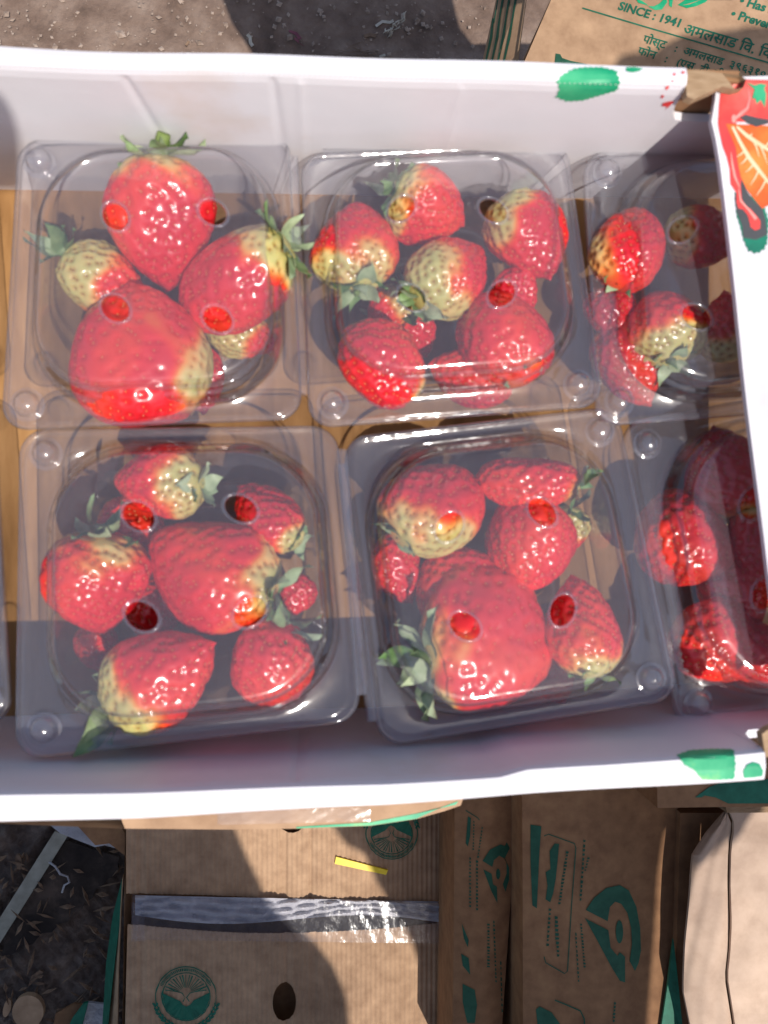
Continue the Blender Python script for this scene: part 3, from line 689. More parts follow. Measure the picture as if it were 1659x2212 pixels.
# box 5: near middle
berry(5, 938, 1094, 232, 206, -38, 'strawberry with a cream speckled underside at the far left of the askew near box', pale=.22, pdir=105, thick=.85, calyx=cx(7, len=.8, lift=10), ab=(.55,.42))
berry(5, 1142, 1034, 222, 120, 186, 'long narrow orange red strawberry along the far side of the askew near box', pale=.78, calyx=cx(7, len=.9, lift=10), ab=(.45,.42))
berry(5, 1142, 1174, 200, 200, 94, 'round strawberry with a tan bruise below the far right hole of the askew near box', pale=.95, thick=.85, ab=(.6,.44))
berry(5, 1048, 1384, 290, 318, 346, 'huge broad strawberry with thick green leaves and yellow neck in the askew near box', pale=.60, pdir=168, thick=.58, calyx=cx(10, len=1.7, lift=36, w=1.6), ab=(.27,.36), lob=.075, cleft=.14)
berry(5, 1000, 1272, 210, 200, 230, 'red strawberry peeping out beyond the huge broad one of the askew near box', layer=.55, pale=1.1, ab=(.6,.46))
berry(5, 1260, 1352, 226, 164, 262, 'strawberry with a cream lower end at the right wall of the askew near box', pale=.42, calyx=cx(6, len=.7, lift=0))
berry(5, 864, 1228, 160, 118, 70, 'red strawberry low at the left wall of the askew near box', layer=1.2, pale=1.0)
berry(5, 1188, 1462, 130, 120, 60, 'strawberry wedged low between the huge and cream ended ones of the askew box', z=2.2, pale=1.0)
berry(5, 1222, 1146, 110, 96, 90, 'pale strawberry behind the bruised round one of the askew near box', z=3.0, pale=-.3, calyx=cx(5, len=.8, lift=0))
# box 6: near right
berry(6, 1486, 1176, 232, 206, 15, 'red strawberry at the left wall of the near right box', layer=.35, pale=1.0)
berry(6, 1590, 1290, 180, 160, 60, 'dark red strawberry in the middle of the near right box', layer=.8, pale=1.0)
berry(6, 1578, 1022, 220, 190, 250, 'red strawberry at the far side of the near right box', layer=.3, pale=.75)
berry(6, 1556, 1396, 226, 186, 30, 'red strawberry in the near left curve of the near right box', layer=.25, pale=1.0, thick=.8)
berry(6, 1648, 1172, 196, 132, 100, 'dull brownish red strawberry in shade at the picture edge in the near right box', layer=.2, pale=.35)
berry(6, 1652, 1420, 190, 150, 20, 'bright red strawberry in the nearest corner of the near right box', layer=.3, pale=1.0)

# ------------------------------------------------------------------ cartons around and under the tray
def carton(name, quad, z, zb, m, label, cat='carton', group=None, flute=0, bulge=0, n=26, seed=0, top='top_panel'):
    """closed carton: curved top panel built on a px quad (TL,TR,BR,BL) and its walls"""
    q = [P(a, b, z) for a, b in quad]
    th = thing(name, [*(sum(q)/4)[:2], zb], label, cat, group)
    rows = []
    for v in np.linspace(0, 1, n):
        row = []
        for u in np.linspace(0, 1, n):
            p = (q[0]*(1-u)+q[1]*u)*(1-v)+(q[3]*(1-u)+q[2]*u)*v
            p = p+np.array([0,0,bulge*math.sin(math.pi*u)*(.6+.4*math.sin(math.pi*v))+.12*wob(u*6+v*4, seed)]); row.append(p)
        rows.append(row)
    V = np.array(rows).reshape(-1,3); t = mk(top, V, grid_faces(n, n, flip=True), m, th, smooth=True)
    W_ = MB()
    bd = [(0,j) for j in range(n)]+[(i,n-1) for i in range(1,n)]+[(n-1,j) for j in range(n-2,-1,-1)]+[(i,0) for i in range(n-2,0,-1)]
    R_ = [rows[i][j]-np.array([0,0,.02]) for i, j in bd]; k = len(R_)
    W_.add(R_+[np.array([p[0], p[1], zb]) for p in R_], [[i, i+k, (i+1)%k+k, (i+1)%k] for i in range(k)]); W_.out('wall', m, th)
    return th, t
# carton under the tray, its near edge and green print showing below the white rim
pts = [(-330,1760),(0,1779),(270,1790),(500,1792),(640,1790),(800,1784),(900,1769),(960,1752),(995,1740),(1010,1700),(990,300),(900,260),(-330,260)]
L = [P(a, b, -.6) for a, b in pts]
e = thing('carton', [*np.mean(L, 0)[:2], GZ+.3], 'brown carton with taped green edge directly beneath the white tray', 'carton')
V, Fc = prism(L, .5); ep = mk('top_panel', V, Fc, M_kraft, e)
V, Fc = prism([p-np.array([0,0,.52]) for p in L], GZ*-1-2.2); mk('wall', V, Fc, M_kraft, e)
BE = bvh_of(ep)
decal('printed_band', [[(640,1786),(700,1782),(800,1776),(900,1757),(985,1738),(995,1741),(960,1754),(900,1768),(800,1783),(640,1789)]], BE, M_lgreen, e, .02)
Vt = []
for i, a in enumerate(np.linspace(470, 800, 30)):
    for k, b in enumerate(np.linspace(1752, 1782, 5)):
        Vt.append(P(a, b-8*(a-470)/330, -.45+.10*wob(i*1.3+k*2, 4)))
tag(mk('tape', Vt, grid_faces(30, 5, flip=True), M_tape, e, smooth=True))

# low carton with the ring emblem: two fluted flaps, taped seam, vent hole
LZ = -63.0
lb = thing('carton', [*P(620, 2050, LZ)[:2], GZ+.2], 'brown fluted carton with green ring emblems and torn shiny tape, lowest in front', 'carton')
def fluted(name, x0, x1, ytop, ybot, hole, nx=330, ny=56, dz=0, seed=0):
    rows = []; 
    for v in np.linspace(0, 1, ny):
        row = []
        for u in np.linspace(0, 1, nx):
            a = x0(v)*(1-u)+x1(v)*u; b = ytop(u)*(1-v)+ybot(u)*v
            p = P(a, b, LZ+dz); fl = .055*math.sin(2*math.pi*p[0]/.62)
            dent = -.35*math.exp(-((u-.50)/.012)**2)-.28*math.exp(-((u-.585)/.010)**2)-.3*math.exp(-((u-.045)/.010)**2)-.12*math.exp(-((u-.40)/.006)**2)
            row.append(p+np.array([0,0,fl+dent*.6+.25*wob(u*5+v*2, seed)]))
        rows.append(row)
    V = np.array(rows); Fc = grid_faces(ny, nx, flip=True)
    if hole is not None:
        hc = P(hole[0], hole[1], LZ+dz); rx, ry = hole[2]/pxcm(LZ), hole[3]/pxcm(LZ)
        Vf = V.reshape(-1,3); d = np.hypot((Vf[:,0]-hc[0])/rx, (Vf[:,1]-hc[1])/ry)
        near = (d < 1.12) & (d > .5)
        keep = [f for f in Fc if not all(d[i] < 1.02 for i in f)]
        used = set(i for f in keep for i in f)
        for i in np.where(d < 1.12)[0]:
            if i in used and d[i] > .2: Vf[i,:2] = hc[:2]+(Vf[i,:2]-hc[:2])/d[i]*max(1.0, d[i])
        Fc = keep; V = Vf
    return mk(name, V.reshape(-1,3), Fc, M_kraft, lb, smooth=True)
f_up = fluted('flap', lambda v: 273, lambda v: 955, lambda u: 1640, lambda u: 1930+22*u, (630,1778,27,22), dz=.0, seed=2)
f_lo = fluted('flap', lambda v: 276-12*v, lambda v: 962+8*v, lambda u: 1996+24*math.sin(math.pi*u)-6*u, lambda u: 2420, (614,2166,25,41), dz=-.35, seed=6)
q = [P(272,1640,LZ-.9),P(958,1640,LZ-.9),P(975,2420,LZ-.9),P(262,2420,LZ-.9)]
W_ = MB(); k = 4; W_.add(q+[np.array([p[0]*1.0, p[1], GZ]) for p in q], [[i, i+k, (i+1)%k+k, (i+1)%k] for i in range(k)]); W_.out('wall', M_kraft, lb)
W_ = MB(); W_.add([p-np.array([0,0,3.5]) for p in q], [[3,2,1,0]]); W_.out('inner_board', M_kdark, lb)
# leaning side strip with green print at its left
V, Fc = prism([P(266,1890,LZ-1.2), P(262,1960,LZ-1.2), P(256,2100,LZ-1.2), P(250,2420,LZ-1.2), P(214,2420,LZ-5), P(238,2100,LZ-4), P(250,1990,LZ-3)], .4); mk('side_flap', V, Fc, M_kraft, lb)
V, Fc = prism([P(263,1900,LZ-1.5), P(259,1990,LZ-1.5), P(243,2120,LZ-2), P(232,2230,LZ-3), P(220,2230,LZ-5.4), P(229,2080,LZ-4.8), P(243,1980,LZ-3.6)], .3); mk('printed_side', V, Fc, M_ink, lb)
# tape over the seam
def tape_sheet(name, x0, x1, y0f, y1f, z0, amp, nx, ny, seed, parent, m=M_tape, crease=0):
    V = []
    for i, a in enumerate(np.linspace(x0, x1, nx)):
        for j, k in enumerate(np.linspace(0, 1, ny)):
            b = y0f(a)*(1-k)+y1f(a)*k
            V.append(P(a, b, z0+amp*wob(i*.55+j*1.7*math.sin(i*.07), seed, 4)+amp*.6*wob(i*1.9-j*2.3, seed+1)+crease*(abs(math.sin(j*.55+.03*i+1.5*math.sin(i*.045)))+.6*abs(math.sin(i*.11-j*.4+seed)))))
    return mk(name, V, grid_faces(nx, ny, flip=True), m, parent, smooth=True)
tape_sheet('tape', 286, 960, lambda a: 1932+.03*(a-286), lambda a: 2030+.012*(a-286), LZ+.75, .05, 110, 12, 11, lb)
tape_sheet('tape_fold', 292, 950, lambda a: 1934+.02*(a-286), lambda a: 1976+.03*(a-286)+14*math.sin((a-286)/110), LZ-.1, .12, 240, 18, 15, lb, M_greyfilm, .55)
tape_sheet('tape', 284, 312, lambda a: 1950, lambda a: 2034, LZ+1.0, .15, 10, 12, 21, lb)
BU, BL_ = bvh_of(f_up), bvh_of(f_lo)
def emblem(cx_, cy_, R, bv, parent, flip=1, m=M_ink):
    """round society emblem: double ring, sun rays, clasped hands over green fields, laurel"""
    T = lambda l: [(cx_+x*R*flip, cy_+y*R*flip) for x, y in l]
    circ = lambda r, n=48: [(r*math.cos(t), r*math.sin(t)) for t in np.linspace(0, 2*math.pi, n, endpoint=False)]
    polys = [[T(circ(1.0)), T(circ(.965))], [T(circ(.80)), T(circ(.765))]]
    for t in np.linspace(math.radians(205), math.radians(335), 46):      # lettering band, too small to read
        a0, w_, r0, r1 = t, .016, .84, .93
        polys.append([T([(r0*math.cos(a0-w_), r0*math.sin(a0-w_)), (r1*math.cos(a0-w_), r1*math.sin(a0-w_)), (r1*math.cos(a0+w_), r1*math.sin(a0+w_)), (r0*math.cos(a0+w_), r0*math.sin(a0+w_))])])
    for t in np.linspace(math.radians(198), math.radians(342), 17):
        a0 = t; polys.append([T([(.22*math.cos(a0-.03), .22*math.sin(a0-.03)-.08), (.72*math.cos(a0-.028), .72*math.sin(a0-.028)), (.72*math.cos(a0+.028), .72*math.sin(a0+.028)), (.22*math.cos(a0+.03), .22*math.sin(a0+.03)-.08)])])
    # field below, cut by the two arms
    fld = [(-.76,-.12),(-.45,.02),(-.2,.14),(-.1,.26),(.02,.32),(.14,.26),(.24,.12),(.5,.0),(.76,-.14)]+[(.76*math.cos(t), .76*math.sin(t)) for t in np.linspace(.12, math.pi-.12, 24)]
    polys.append([T(fld)])
    for s in (-1, 1):
        polys.append([T(band([(s*.68,-.34),(s*.4,-.20),(s*.12,-.12),(s*.03,.02),(s*.10,.16)], [.03]*5))])
    for y in (.42, .5, .58, .66): pass
    for s in (-1, 1):
        for i, t in enumerate(np.linspace(math.radians(15), math.radians(80), 9)):
            px_, py_ = s*1.07*math.cos(t), 1.07*math.sin(t)
            polys.append([T(ell(px_, py_, .10, .045, math.degrees(math.atan2(math.cos(t), -s*math.sin(t)))+25*s, 10))])
            polys.append([T(ell(px_*.92, py_*.92, .07, .03, math.degrees(math.atan2(math.cos(t), -s*math.sin(t)))-35*s, 8))])
    polys.append([T([(-.12,.98),(.12,.98),(.16,1.25),(-.16,1.25)])])
    return multi_decal('printed_emblem', polys, bv, m, parent, .12)
emblem(402, 2152, 66, BL_, f_lo)
emblem(846, 1800, 56, BU, f_up, -1)
# yellow strap end lying on the upper flap
ys = [P(726,1851,LZ+.35), P(838,1880,LZ+.45), P(834,1890,LZ+.45), P(723,1866,LZ+.35)]
V, Fc = prism(ys, .25); tag(mk('strap_piece', V, Fc, M_yellow), 'short bright yellow plastic strap end lying on the fluted carton', 'strap')

# two printed cartons standing in the shade at the right
def rect_ring(pts, w): 
    return band(list(pts)+[pts[0]], w)
ZA = lambda zx, zy: (918.1+zx*.3255, 1701.1+zy*.3255)
za = lambda l: [ZA(*p) for p in l]
tA, pA = carton('carton', [(984,1600),(1126,1600),(1072,2400),(976,2400)], -52, GZ, M_kdark, 'narrow brown carton with small green drop logo, between fluted carton and blue cloth', bulge=.8, seed=3)
tB, pB = carton('carton', [(1128,1600),(1470,1600),(1440,2400),(1130,2400)], -47, GZ, M_kdark, 'wide brown carton with large green drop logo and rubbed lettering, in shade', bulge=1.2, seed=8)
BA, BB = bvh_of(pA), bvh_of(pB)
multi_decal('printed_logo', [[za([(1065,810),(1120,730),(1200,665),(1290,645),(1350,680),(1400,790),(1425,930),(1430,1080),(1415,1160),(1390,1215),(1355,1150),(1370,1040),(1365,930),(1340,830),(1300,770),(1260,755),(1225,790),(1210,885)])],
   [za([(1060,865),(1215,945),(1230,1060),(1275,1115),(1290,1090),(1325,1120),(1325,1290),(1290,1280),(1230,1180),(1140,1010)])], [ell(*ZA(1288,955), 8, 25)]], BB, M_inkd, pB, .10)
multi_decal('printed_logo', [[za([(380,485),(430,410),(500,375),(560,400),(605,470),(625,560),(615,640),(570,725),(530,690),(555,610),(555,530),(525,470),(490,450),(455,480),(445,525)])],
   [za([(385,540),(440,570),(450,640),(475,655),(478,765),(440,690)])], [ell(*ZA(483,572), 4.5, 11.5)]], BA, M_inkd, pA, .10)
pr = [[za([(700,245),(772,255),(760,420),(742,800),(712,780),(700,500)])], [za([(860,370),(890,372),(880,480),(868,600),(850,700),(830,760),(800,740),(812,650),(800,560),(832,540),(826,420)])],
      [band(za([(790,320),(820,308),(990,370),(1000,400),(970,800),(945,1215),(925,1232),(800,1160),(790,1120)]), 2.2)]]
r2 = np.random.default_rng(5)
for x0, y0, x1, y1, w_, n_ in ((945,420,890,780,20,16),(1058,345,1030,760,16,14),(1085,460,1060,560,14,5),(1035,900,1060,1200,16,14),(1000,960,1020,1300,12,12),(830,800,812,1060,18,9),(870,850,885,1130,26,10),(1260,1420,1250,1560,18,6)):
    for i in range(n_):
        t0 = i/n_; t1 = (i+.72*r2.uniform(.7,1.1))/n_; wd = w_*r2.uniform(.7,1.1)
        a0 = (x0+(x1-x0)*t0, y0+(y1-y0)*t0); a1 = (x0+(x1-x0)*t1, y0+(y1-y0)*t1)
        pr.append([za([(a0[0]-wd/2,a0[1]),(a0[0]+wd/2,a0[1]+4),(a1[0]+wd/2*r2.uniform(.3,1),a1[1]),(a1[0]-wd/2,a1[1])])])
pr.append([band(za([(860,1408),(940,1440),(1030,1480),(1055,1530),(1060,1640)]), 3)]); pr.append([za([(735,1470),(760,1450),(840,1490),(905,1580),(905,1700),(760,1700)])])
multi_decal('printed_lettering', pr, BB, M_inkd, pB, .08)
pr = [[band(za([(270,150),(350,200),(360,215)]), 2)], [za([(285,190),(305,200),(300,320),(285,390),(270,370)])], [za([(245,900),(265,950),(290,1010),(285,1060),(258,1000)])], [za([(240,1100),(290,1130),(300,1240),(250,1180)])], [za([(250,1300),(330,1340),(345,1440),(330,1560),(280,1560),(250,1420)])]]
for x0, y0, x1, y1, w_, n_ in ((325,220,320,420,10,10),(380,260,350,470,10,10),(300,460,300,800,14,14),(345,480,345,820,14,14),(420,900,420,1200,18,14),(455,880,470,1300,12,16),(500,1150,510,1500,10,10)):
    for i in range(n_):
        t0 = i/n_; t1 = (i+.7*r2.uniform(.7,1.1))/n_; wd = w_*r2.uniform(.7,1.1)
        a0 = (x0+(x1-x0)*t0, y0+(y1-y0)*t0); a1 = (x0+(x1-x0)*t1, y0+(y1-y0)*t1)
        pr.append([za([(a0[0]-wd/2,a0[1]),(a0[0]+wd/2,a0[1]+4),(a1[0]+wd/2,a1[1]),(a1[0]-wd/2,a1[1])])])
multi_decal('printed_lettering', pr, BA, M_inkd, pA, .08)
# blue cloth stuffed between them
Vc = []
for i, a in enumerate(np.linspace(1096, 1150, 16)):
    for j, b in enumerate(np.linspace(1960, 2420, 40)): Vc.append(P(a, b, -58+1.2*wob(i*.8+j*.35, 31)+.6*wob(j*1.1-i, 32)))
tag(mk('cloth', Vc, grid_faces(16, 40), M_denim, smooth=True), 'crumpled dark blue cloth wedged between the two shaded logo cartons', 'cloth')

# sunlit pale carton at the right edge: two flaps with a dark slit, green printed side
tC = thing('carton', [*P(1600, 2000, -42)[:2], GZ], 'pale sunlit carton at the right edge with a dark slit between its flaps', 'carton')
crack = [(1572,1752),(1584,1782),(1576,1831),(1574,1904),(1577,1995),(1574,2056),(1568,2111),(1584,2212),(1600,2420)]
def crumple(name, left, right, z, m, seed, n=30, lip=0):
    V = []
    for v in np.linspace(0, 1, n):
        yy = left[0][1]+(left[-1][1]-left[0][1])*v
        a0 = np.interp(yy, [p[1] for p in left], [p[0] for p in left]); a1 = np.interp(yy, [p[1] for p in right], [p[0] for p in right])
        for u in np.linspace(0, 1, n):
            V.append(P(a0+(a1-a0)*u, yy, z-2.6*(1-u)**3*lip+.18*wob(u*7+v*9, seed)+.12*wob(u*3-v*22, seed+1)))
    V = np.array(V); k = len(V); V2 = np.vstack([V, V-np.array([0,0,.35])]); G = grid_faces(n, n, flip=True)
    bd = [j for j in range(n)]+[i*n+n-1 for i in range(1, n)]+[(n-1)*n+j for j in range(n-2,-1,-1)]+[i*n for i in range(n-2,0,-1)]
    Fc = G+[[i+k for i in f[::-1]] for f in G]+[[bd[i], bd[(i+1)%len(bd)], bd[(i+1)%len(bd)]+k, bd[i]+k] for i in range(len(bd))]
    return mk(name, V2, Fc, m, tC, smooth=False)
crumple('flap', [(1566,1756),(1528,1800),(1496,1850),(1490,1940),(1480,2040),(1476,2140),(1500,2260),(1510,2420)], [(a-3,b) for a,b in crack], -42, M_kpale, 41, lip=.25)
crumple('flap', [(a+4,b) for a,b in crack], [(1900,1752),(1900,2420)], -41.6, M_kpale, 47)
V, Fc = prism([P(1470,1756,-46),P(1900,1756,-46),P(1900,2420,-46),P(1450,2420,-46)], 30); mk('wall', V, Fc, M_kdark, tC)
V, Fc = prism([P(1455,2030,-45.5),P(1464,2110,-45.5),P(1478,2250,-45.5),P(1424,2250,-46),P(1442,2130,-46)], .3); mk('printed_side', V, Fc, M_ink, tC)
V, Fc = prism([P(1568,1741,-41),P(1900,1737,-41),P(1900,1753,-41),P(1570,1756,-41)], 3.0); mk('board_edge', V, Fc, M_kedge, tC)
# carton with green curved print behind it, under the tray's near right corner
tF, pF = carton('carton', [(1420,1500),(1900,1500),(1900,1740),(1420,1745)], -36, GZ, M_kdark, 'brown carton with dark green curved band, just under the near right corner of the tray', seed=12)
BFp = bvh_of(pF)
multi_decal('printed_band', [[[(1512,1716),(1540,1700),(1580,1690),(1640,1684),(1880,1660),(1880,1734),(1572,1735),(1566,1732),(1545,1722)]], [[(1500,1722),(1530,1700),(1570,1684),(1640,1672),(1640,1679),(1575,1690),(1540,1705),(1514,1722)]]], BFp, M_ink, pF, .1)

# ------------------------------------------------------------------ the lettered carton standing beyond the tray
DZ = -28.0
dq = [(1192,-60),(1900,-60),(1900,330),(1050,330)]
tD, pD = carton('carton', [(1216,-60),(1950,-60),(1950,330),(1048,330)], DZ, GZ, M_kraft, 'brown fruit carton with green English and Devanagari lettering, beyond the far tray wall', seed=15)
V, Fc = prism([P(1146,-60,DZ-1.5),P(1212,-60,DZ-.5),P(1044,330,DZ-.5),P(1092,330,DZ-1.5)], .4); mk('side_flap', V, Fc, M_kedge, tD)
V, Fc = prism([P(1085,-60,DZ-6),P(1142,-60,DZ-2),P(1094,330,DZ-2),P(1000,330,DZ-6)], .4); sp = mk('side_panel', V, Fc, M_kraft, tD)
BSP = bvh_of(sp)
multi_decal('printed_stripe', [[band([(1074+k*14,-10),(1066+k*14,40),(1062+k*13,80),(1050+k*13,135)], [5,4,6,4])] for k in range(4)], BSP, M_inkd, sp, .05)
BD = bvh_of(pD)
ex = np.array([.9594, .2820]); ey = np.array([.40, -.9165])         # text axes in the picture: along the line, and up
def text_decal(s, org, size, bold=.0, m=M_ink, skew=0):
    cu = bpy.data.curves.new('printed_text', 'FONT'); cu.body = s; cu.size = 1.0; cu.offset = bold; cu.resolution_u = 3
    ob = bpy.data.objects.new('printed_text', cu); COL.objects.link(ob)
    dg = bpy.context.evaluated_depsgraph_get(); me = bpy.data.meshes.new_from_object(ob.evaluated_get(dg))
    v = np.array([x.co[:2] for x in me.vertices]) if len(me.vertices) else np.zeros((0,2)); f = [list(p.vertices) for p in me.polygons]
    bpy.data.objects.remove(ob); bpy.data.curves.remove(cu); bpy.data.meshes.remove(me)
    if not len(v): return
    pp = [np.array(org)+ex*(x*size)+ey*(y*size) for x, y in v]
    V = decal_pts(pp, BD, .05); F2 = []
    for t in f:
        a, b, c = V[t[0]], V[t[1]], V[t[2]]
        F2.append(t if np.dot(np.cross(b-a, c-a), C0-a) > 0 else t[::-1])
    mk('printed_text', V, F2, m, pD)
ZD = lambda zx, zy: (1188.1+zx*.28385, zy*.28385)
text_decal('SINCE : 1941', ZD(512, 72), 26, .03)
text_decal('\u2022 Has a natural', ZD(1432, 32), 27, .03); text_decal('\u2022 Prevents', ZD(1366, 132), 27, .03)
text_decal('\u0905\u092e\u0932\u0938\u093e\u0921 \u093f\u0935. \u093f\u0935. \u0915\u093e. \u0938', ZD(1005, 252), 33, .016)
text_decal('\u092a\u094b\u0938\u094d\u091f   :  \u0905\u092e\u0932\u0938\u093e\u0921  \u0969\u096f\u096c\u0969\u0967\u0966.  \u093f\u091c\u0932\u094d\u0932\u093e', ZD(700, 322), 25, .018)
text_decal('\u092b\u094b\u0928   :   (\u090f\u0938. \u091f\u0940. \u0921\u0940. \u0915\u094b', ZD(660, 412), 25, .018)
multi_decal('printed_line', [[band([ZD(245,64), ZD(700,200), ZD(1200,345), ZD(1800,520)], 3.2)]], BD, M_ink, pD, .05)
zd = lambda l: [ZD(*p) for p in l]
multi_decal('printed_mark', [[zd([(650,-10),(700,10),(735,35),(745,50),(790,50),(830,30),(880,-20),(890,20),(850,75),(800,80),(760,60),(730,40),(670,25)])], [zd([(905,-10),(935,-10),(925,60),(905,45)])], [zd([(970,40),(1030,0),(1110,-30),(1230,-30),(1180,20),(1110,50),(1040,65)]), zd([(1000,44),(1060,28),(1180,-10),(1060,36)])]], BD, M_lgreen, pD, .05)
multi_decal('printed_leaf', [[[(1197,146),(1200,116),(1210,118),(1214,126),(1232,132),(1262,138),(1300,150),(1330,150),(1330,160),(1200,160)]]], BD, M_inkd, pD, .05)

# ------------------------------------------------------------------ litter on the ground
def gp(a, b, dz=.3): return P(a, b, GZ+dz)
def shred(pts, w, m, name, label, cat, group=None, dz=.6, th=.12):
    L = [gp(a, b, dz) for a, b in band(pts, w)]
    V, Fc = prism(L, th); return tag(mk(name, V, Fc, m), label, cat, group)
shred([(534,74),(540,80),(541,92),(546,99)], 7, M_straw, 'paper_scrap', 'small pale paper scrap on shaded earth near the sun line', 'scrap')
shred([(812,56),(826,46),(842,48),(850,44)], 6, M_straw, 'paper_scrap', 'curled grey paper scrap on shaded earth left of the straw tuft', 'scrap')
shred([(786,78),(800,74),(812,78)], 7, M_husk, 'husk', 'dull brown husk on the shaded earth below the curled scrap', 'husk')
shred([(624,66),(640,72),(648,84),(655,98),(645,90),(636,82)], [4,7,8,3,4,3], M_petal, 'wilted_petal', 'wilted purple red petal on the shaded earth behind the tray', 'petal')
shred([(820,122),(832,118)], 5, M_straw, 'paper_scrap', 'tiny white scrap on earth just above the far white rim', 'scrap')
shred([(402,98),(408,88)], 5, M_husk, 'husk', 'dark seed husk on the sunlit earth just above the far rim', 'husk')
B = MB(); r3 = np.random.default_rng(9)
for i in range(16):
    a = 838+r3.uniform(-8, 8)+i*2.2; b = 72-i*2.6+r3.uniform(-5, 5); an = math.radians(-48+r3.normal(0, 22)); ln = r3.uniform(10, 26)
    pts = [gp(a+math.cos(an)*ln*(t-.5)+3*math.sin(t*4+i), b+math.sin(an)*ln*(t-.5), .7+.5*math.sin(t*3)+.05*i) for t in np.linspace(0, 1, 6)]
    B.add(*tube(pts, [.04,.09,.11,.1,.08,.03], 5))
o = B.out('straw_tuft', M_straw, smooth=True); tag(o, 'tuft of grey dried straw on shaded earth behind the tray', 'straw')
B = MB()
for i in range(14):
    a = 760+r3.uniform(-50, 70); b = 112+r3.uniform(-10, 12); an = r3.uniform(-.6, .6); ln = r3.uniform(20, 60)
    B.add(*tube([gp(a+ln*(t-.5), b+math.sin(an)*ln*(t-.5)+3*math.sin(t*5+i), .45) for t in np.linspace(0, 1, 6)], .035, 4))
o = B.out('root_fibres', M_husk, smooth=True); tag(o, kind='stuff'); o.name = 'root_fibre'
# dark corner at the near left
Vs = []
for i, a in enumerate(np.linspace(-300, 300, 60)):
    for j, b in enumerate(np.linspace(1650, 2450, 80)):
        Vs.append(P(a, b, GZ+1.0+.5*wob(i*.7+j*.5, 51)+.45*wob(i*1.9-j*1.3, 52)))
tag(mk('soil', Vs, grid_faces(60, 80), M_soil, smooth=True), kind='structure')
def slab(pts, z, th, m, name, label, cat, group=None):
    V, Fc = prism([P(a, b, z) for a, b in pts], th); return tag(mk(name, V, Fc, m), label, cat, group)
slab([(120,1812),(150,1818),(205,1836),(258,1852),(254,1866),(257,1880),(246,1893),(232,1899),(222,1914),(206,1922),(200,1940),(184,1948),(176,1966),(158,1972),(148,1990),(128,1996),(112,2014),(90,2016),(70,2040),(46,2044),(30,2060),(2,2066),(14,2020),(58,1940)], GZ+3.0, .3, M_blacksheet, 'plastic_sheet', 'flat black plastic sheet on dark soil beside the fluted carton', 'sheet')
slab([(118,1796),(146,1806),(-26,2078),(-52,2064)], GZ+3.7, .25, M_twig, 'strap', 'faded grey strap lying diagonally across the black sheet', 'strap')
slab([(100,1776),(172,1778),(268,1790),(270,1838),(226,1826),(205,1830),(160,1812),(130,1800)], GZ+8, .4, M_greyfilm, 'film', 'bluish grey plastic film hanging out under the near left of the tray', 'film')
slab([(160,1776),(262,1788),(270,1800),(272,1850),(236,1822),(206,1826),(182,1800)], GZ+9, .4, M_kdark, 'card_scrap', 'brown card scrap over the grey film below the near rim', 'card')
pts = [gp(106,1862,4.6),gp(120,1872,4.9),gp(130,1888,4.6),gp(146,1893,4.4),gp(150,1906,4.2),gp(139,1912,4.3),gp(134,1928,4.1)]
V, Fc = tube(pts, .14, 6); tag(mk('string', V, Fc, M_greyfilm, smooth=True), 'thin pale string looped across the faded strap', 'string')
slab(ell(60, 2186, 34, 36, 10, 20), GZ+3.4, .8, M_kraft, 'card_disc', 'round tan card disc on dark soil at the bottom left', 'disc')
slab(ell(15, 2178, 8, 20, 15, 14), GZ+2.4, .4, M_kraft, 'card_disc', 'small oval tan chip left of the round card disc', 'disc')
slab(ell(40, 1862, 7, 17, -8, 14), GZ+2.6, .3, M_husk, 'husk', 'oval brown husk left of the faded strap', 'husk')
slab([(68,2108),(86,2096),(94,2100),(70,2124),(60,2132)], GZ+2.6, .3, M_husk, 'husk', 'slanted brown husk below the black sheet', 'husk')
slab([(180,2168),(190,2166),(166,2260),(128,2260),(156,2200)], GZ+4.5, .4, M_ink, 'card_strip', 'green printed card strip standing at the bottom left', 'card')
slab([(190,2166),(228,2170),(226,2280),(160,2280),(172,2230)], GZ+3.6, .4, M_greyfilm, 'film', 'dull grey film scrap right of the green card strip', 'film')
slab([(120,2190),(160,2168),(178,2172),(140,2240),(110,2240)], GZ+3.2, .4, M_kdark, 'card_scrap', 'torn brown card scrap left of the green card strip', 'card')
B = MB()
for i in range(130):
    a, b = r3.uniform(-20, 262), r3.uniform(1830, 2230)
    on = 20 < a < 250 and b < 2060 and a > 120-(b-1830)*.6
    if on and r3.uniform() < .35: continue
    c = gp(a, b, (3.4 if on else 2.0)+r3.uniform(0, .8)); an = r3.uniform(0, 6.28); l1, w1 = r3.uniform(.4, 1.8), r3.uniform(.08, .35)
    d = np.array([math.cos(an), math.sin(an), r3.uniform(-.3, .3)]); e_ = np.array([-math.sin(an), math.cos(an), r3.uniform(-.4, .4)])
    B.add([c-d*l1, c+e_*w1, c+d*l1, c-e_*w1, c+np.array([0,0,.35])], [(0,1,4),(1,2,4),(2,3,4),(3,0,4)])
o = B.out('dead_leaf_litter', M_husk); tag(o, kind='stuff')
B = MB()
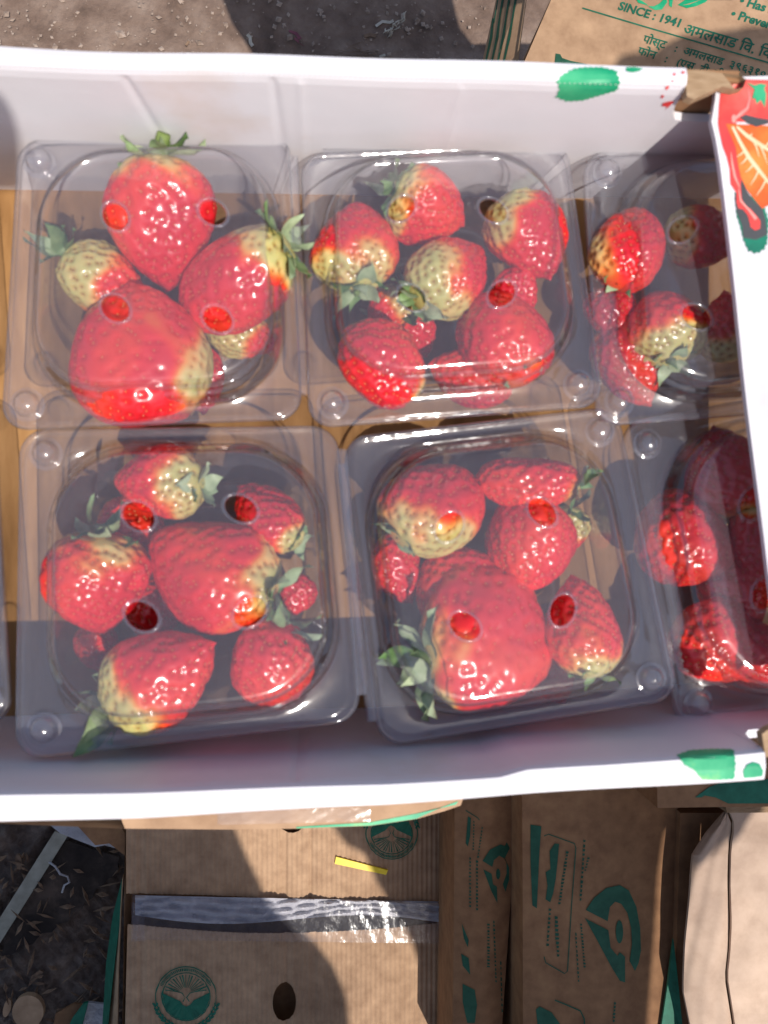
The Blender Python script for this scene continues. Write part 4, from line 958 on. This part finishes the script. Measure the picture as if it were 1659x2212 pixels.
for i in range(420):
    a, b = r3.uniform(-20, 1080), r3.uniform(-30, 150); c = gp(a, b, .35); s_ = abs(r3.normal(0, .16))+.05
    q = OCT*np.array([s_*r3.uniform(.7,1.6), s_*r3.uniform(.7,1.6), s_*.6]); an = r3.uniform(0, 3.14); rm = np.array([[math.cos(an),-math.sin(an),0],[math.sin(an),math.cos(an),0],[0,0,1]])
    B.add(q@rm.T+c, OCF)
o = B.out('grit', varied('grit_stone', [(.3,(.16,.11,.08)),(.7,(.42,.33,.27))], 60, .9), smooth=False); tag(o, kind='stuff')

# ------------------------------------------------------------------ sheets added out of frame, outlined to throw the hard shade
AZ = 55.0
K3 = np.array([KX, KY, 1.0])
aw = thing('unseen_shade_caster', [10, -60, AZ], 'dark sheets added out of view to cast shadows and block sky', 'shadow caster')
def shade(w, az=AZ):
    L = [p+K3*(az-p[2]) for p in w]; V, Fc = prism(L, .15); mk('added_shade_sheet', V, Fc, M_shade_sheet, aw)
zz = lambda pts, z: [P(a, b, z) for a, b in pts]
shade(zz([(-2600,1350),(400,1350),(420,1600),(480,1740),(508,1792),(535,1856),(576,1938),(681,2043),(722,2093),(749,2157),(790,2600),(900,3800),(-2600,3800)], LZ))
shade(zz([(640,1350),(690,1720),(722,1792),(749,1824),(786,1842),(809,1897),(836,1942),(863,1983),(891,2038),(909,2093),(945,2138),(980,2600),(1060,3800),(1180,3800),(1180,1900),(1180,1350)], LZ), AZ+.6)
shade(zz([(1105,1350),(1640,1350),(1600,1700),(1560,1760),(1510,1810),(1470,1850),(1455,1940),(1448,2050),(1440,2140),(1410,2500),(1500,3600),(1140,3600)], -44), AZ-.6)
shade(zz([(478,-250),(480,0),(500,50),(545,115),(560,128),(1048,128),(1035,95),(995,60),(978,0),(985,-250)], GZ), -8)
shade(zz([(1900,50),(1659,54),(1614,57),(1551,68),(1472,77),(1435,94),(1415,111),(1370,113),(1341,119),(1324,142),(1316,215),(1900,230)], DZ))
shade([PY(a, b, yF0) for a, b in [(-260,190),(0,198),(25,240),(40,290),(44,350),(44,405),(-260,405)]])
for x0, x1, y0, y1 in ((-220, -60, -170, -40), (88, 220, -170, -40),):  # further added sheets that only cut skylight at both sides
    V, Fc = prism([(x0,y0,AZ+1.5),(x1,y0,AZ+1.5),(x1,y1,AZ+1.5),(x0,y1,AZ+1.5)], .2); mk('added_shade_sheet', V, Fc, M_shade_sheet, aw)
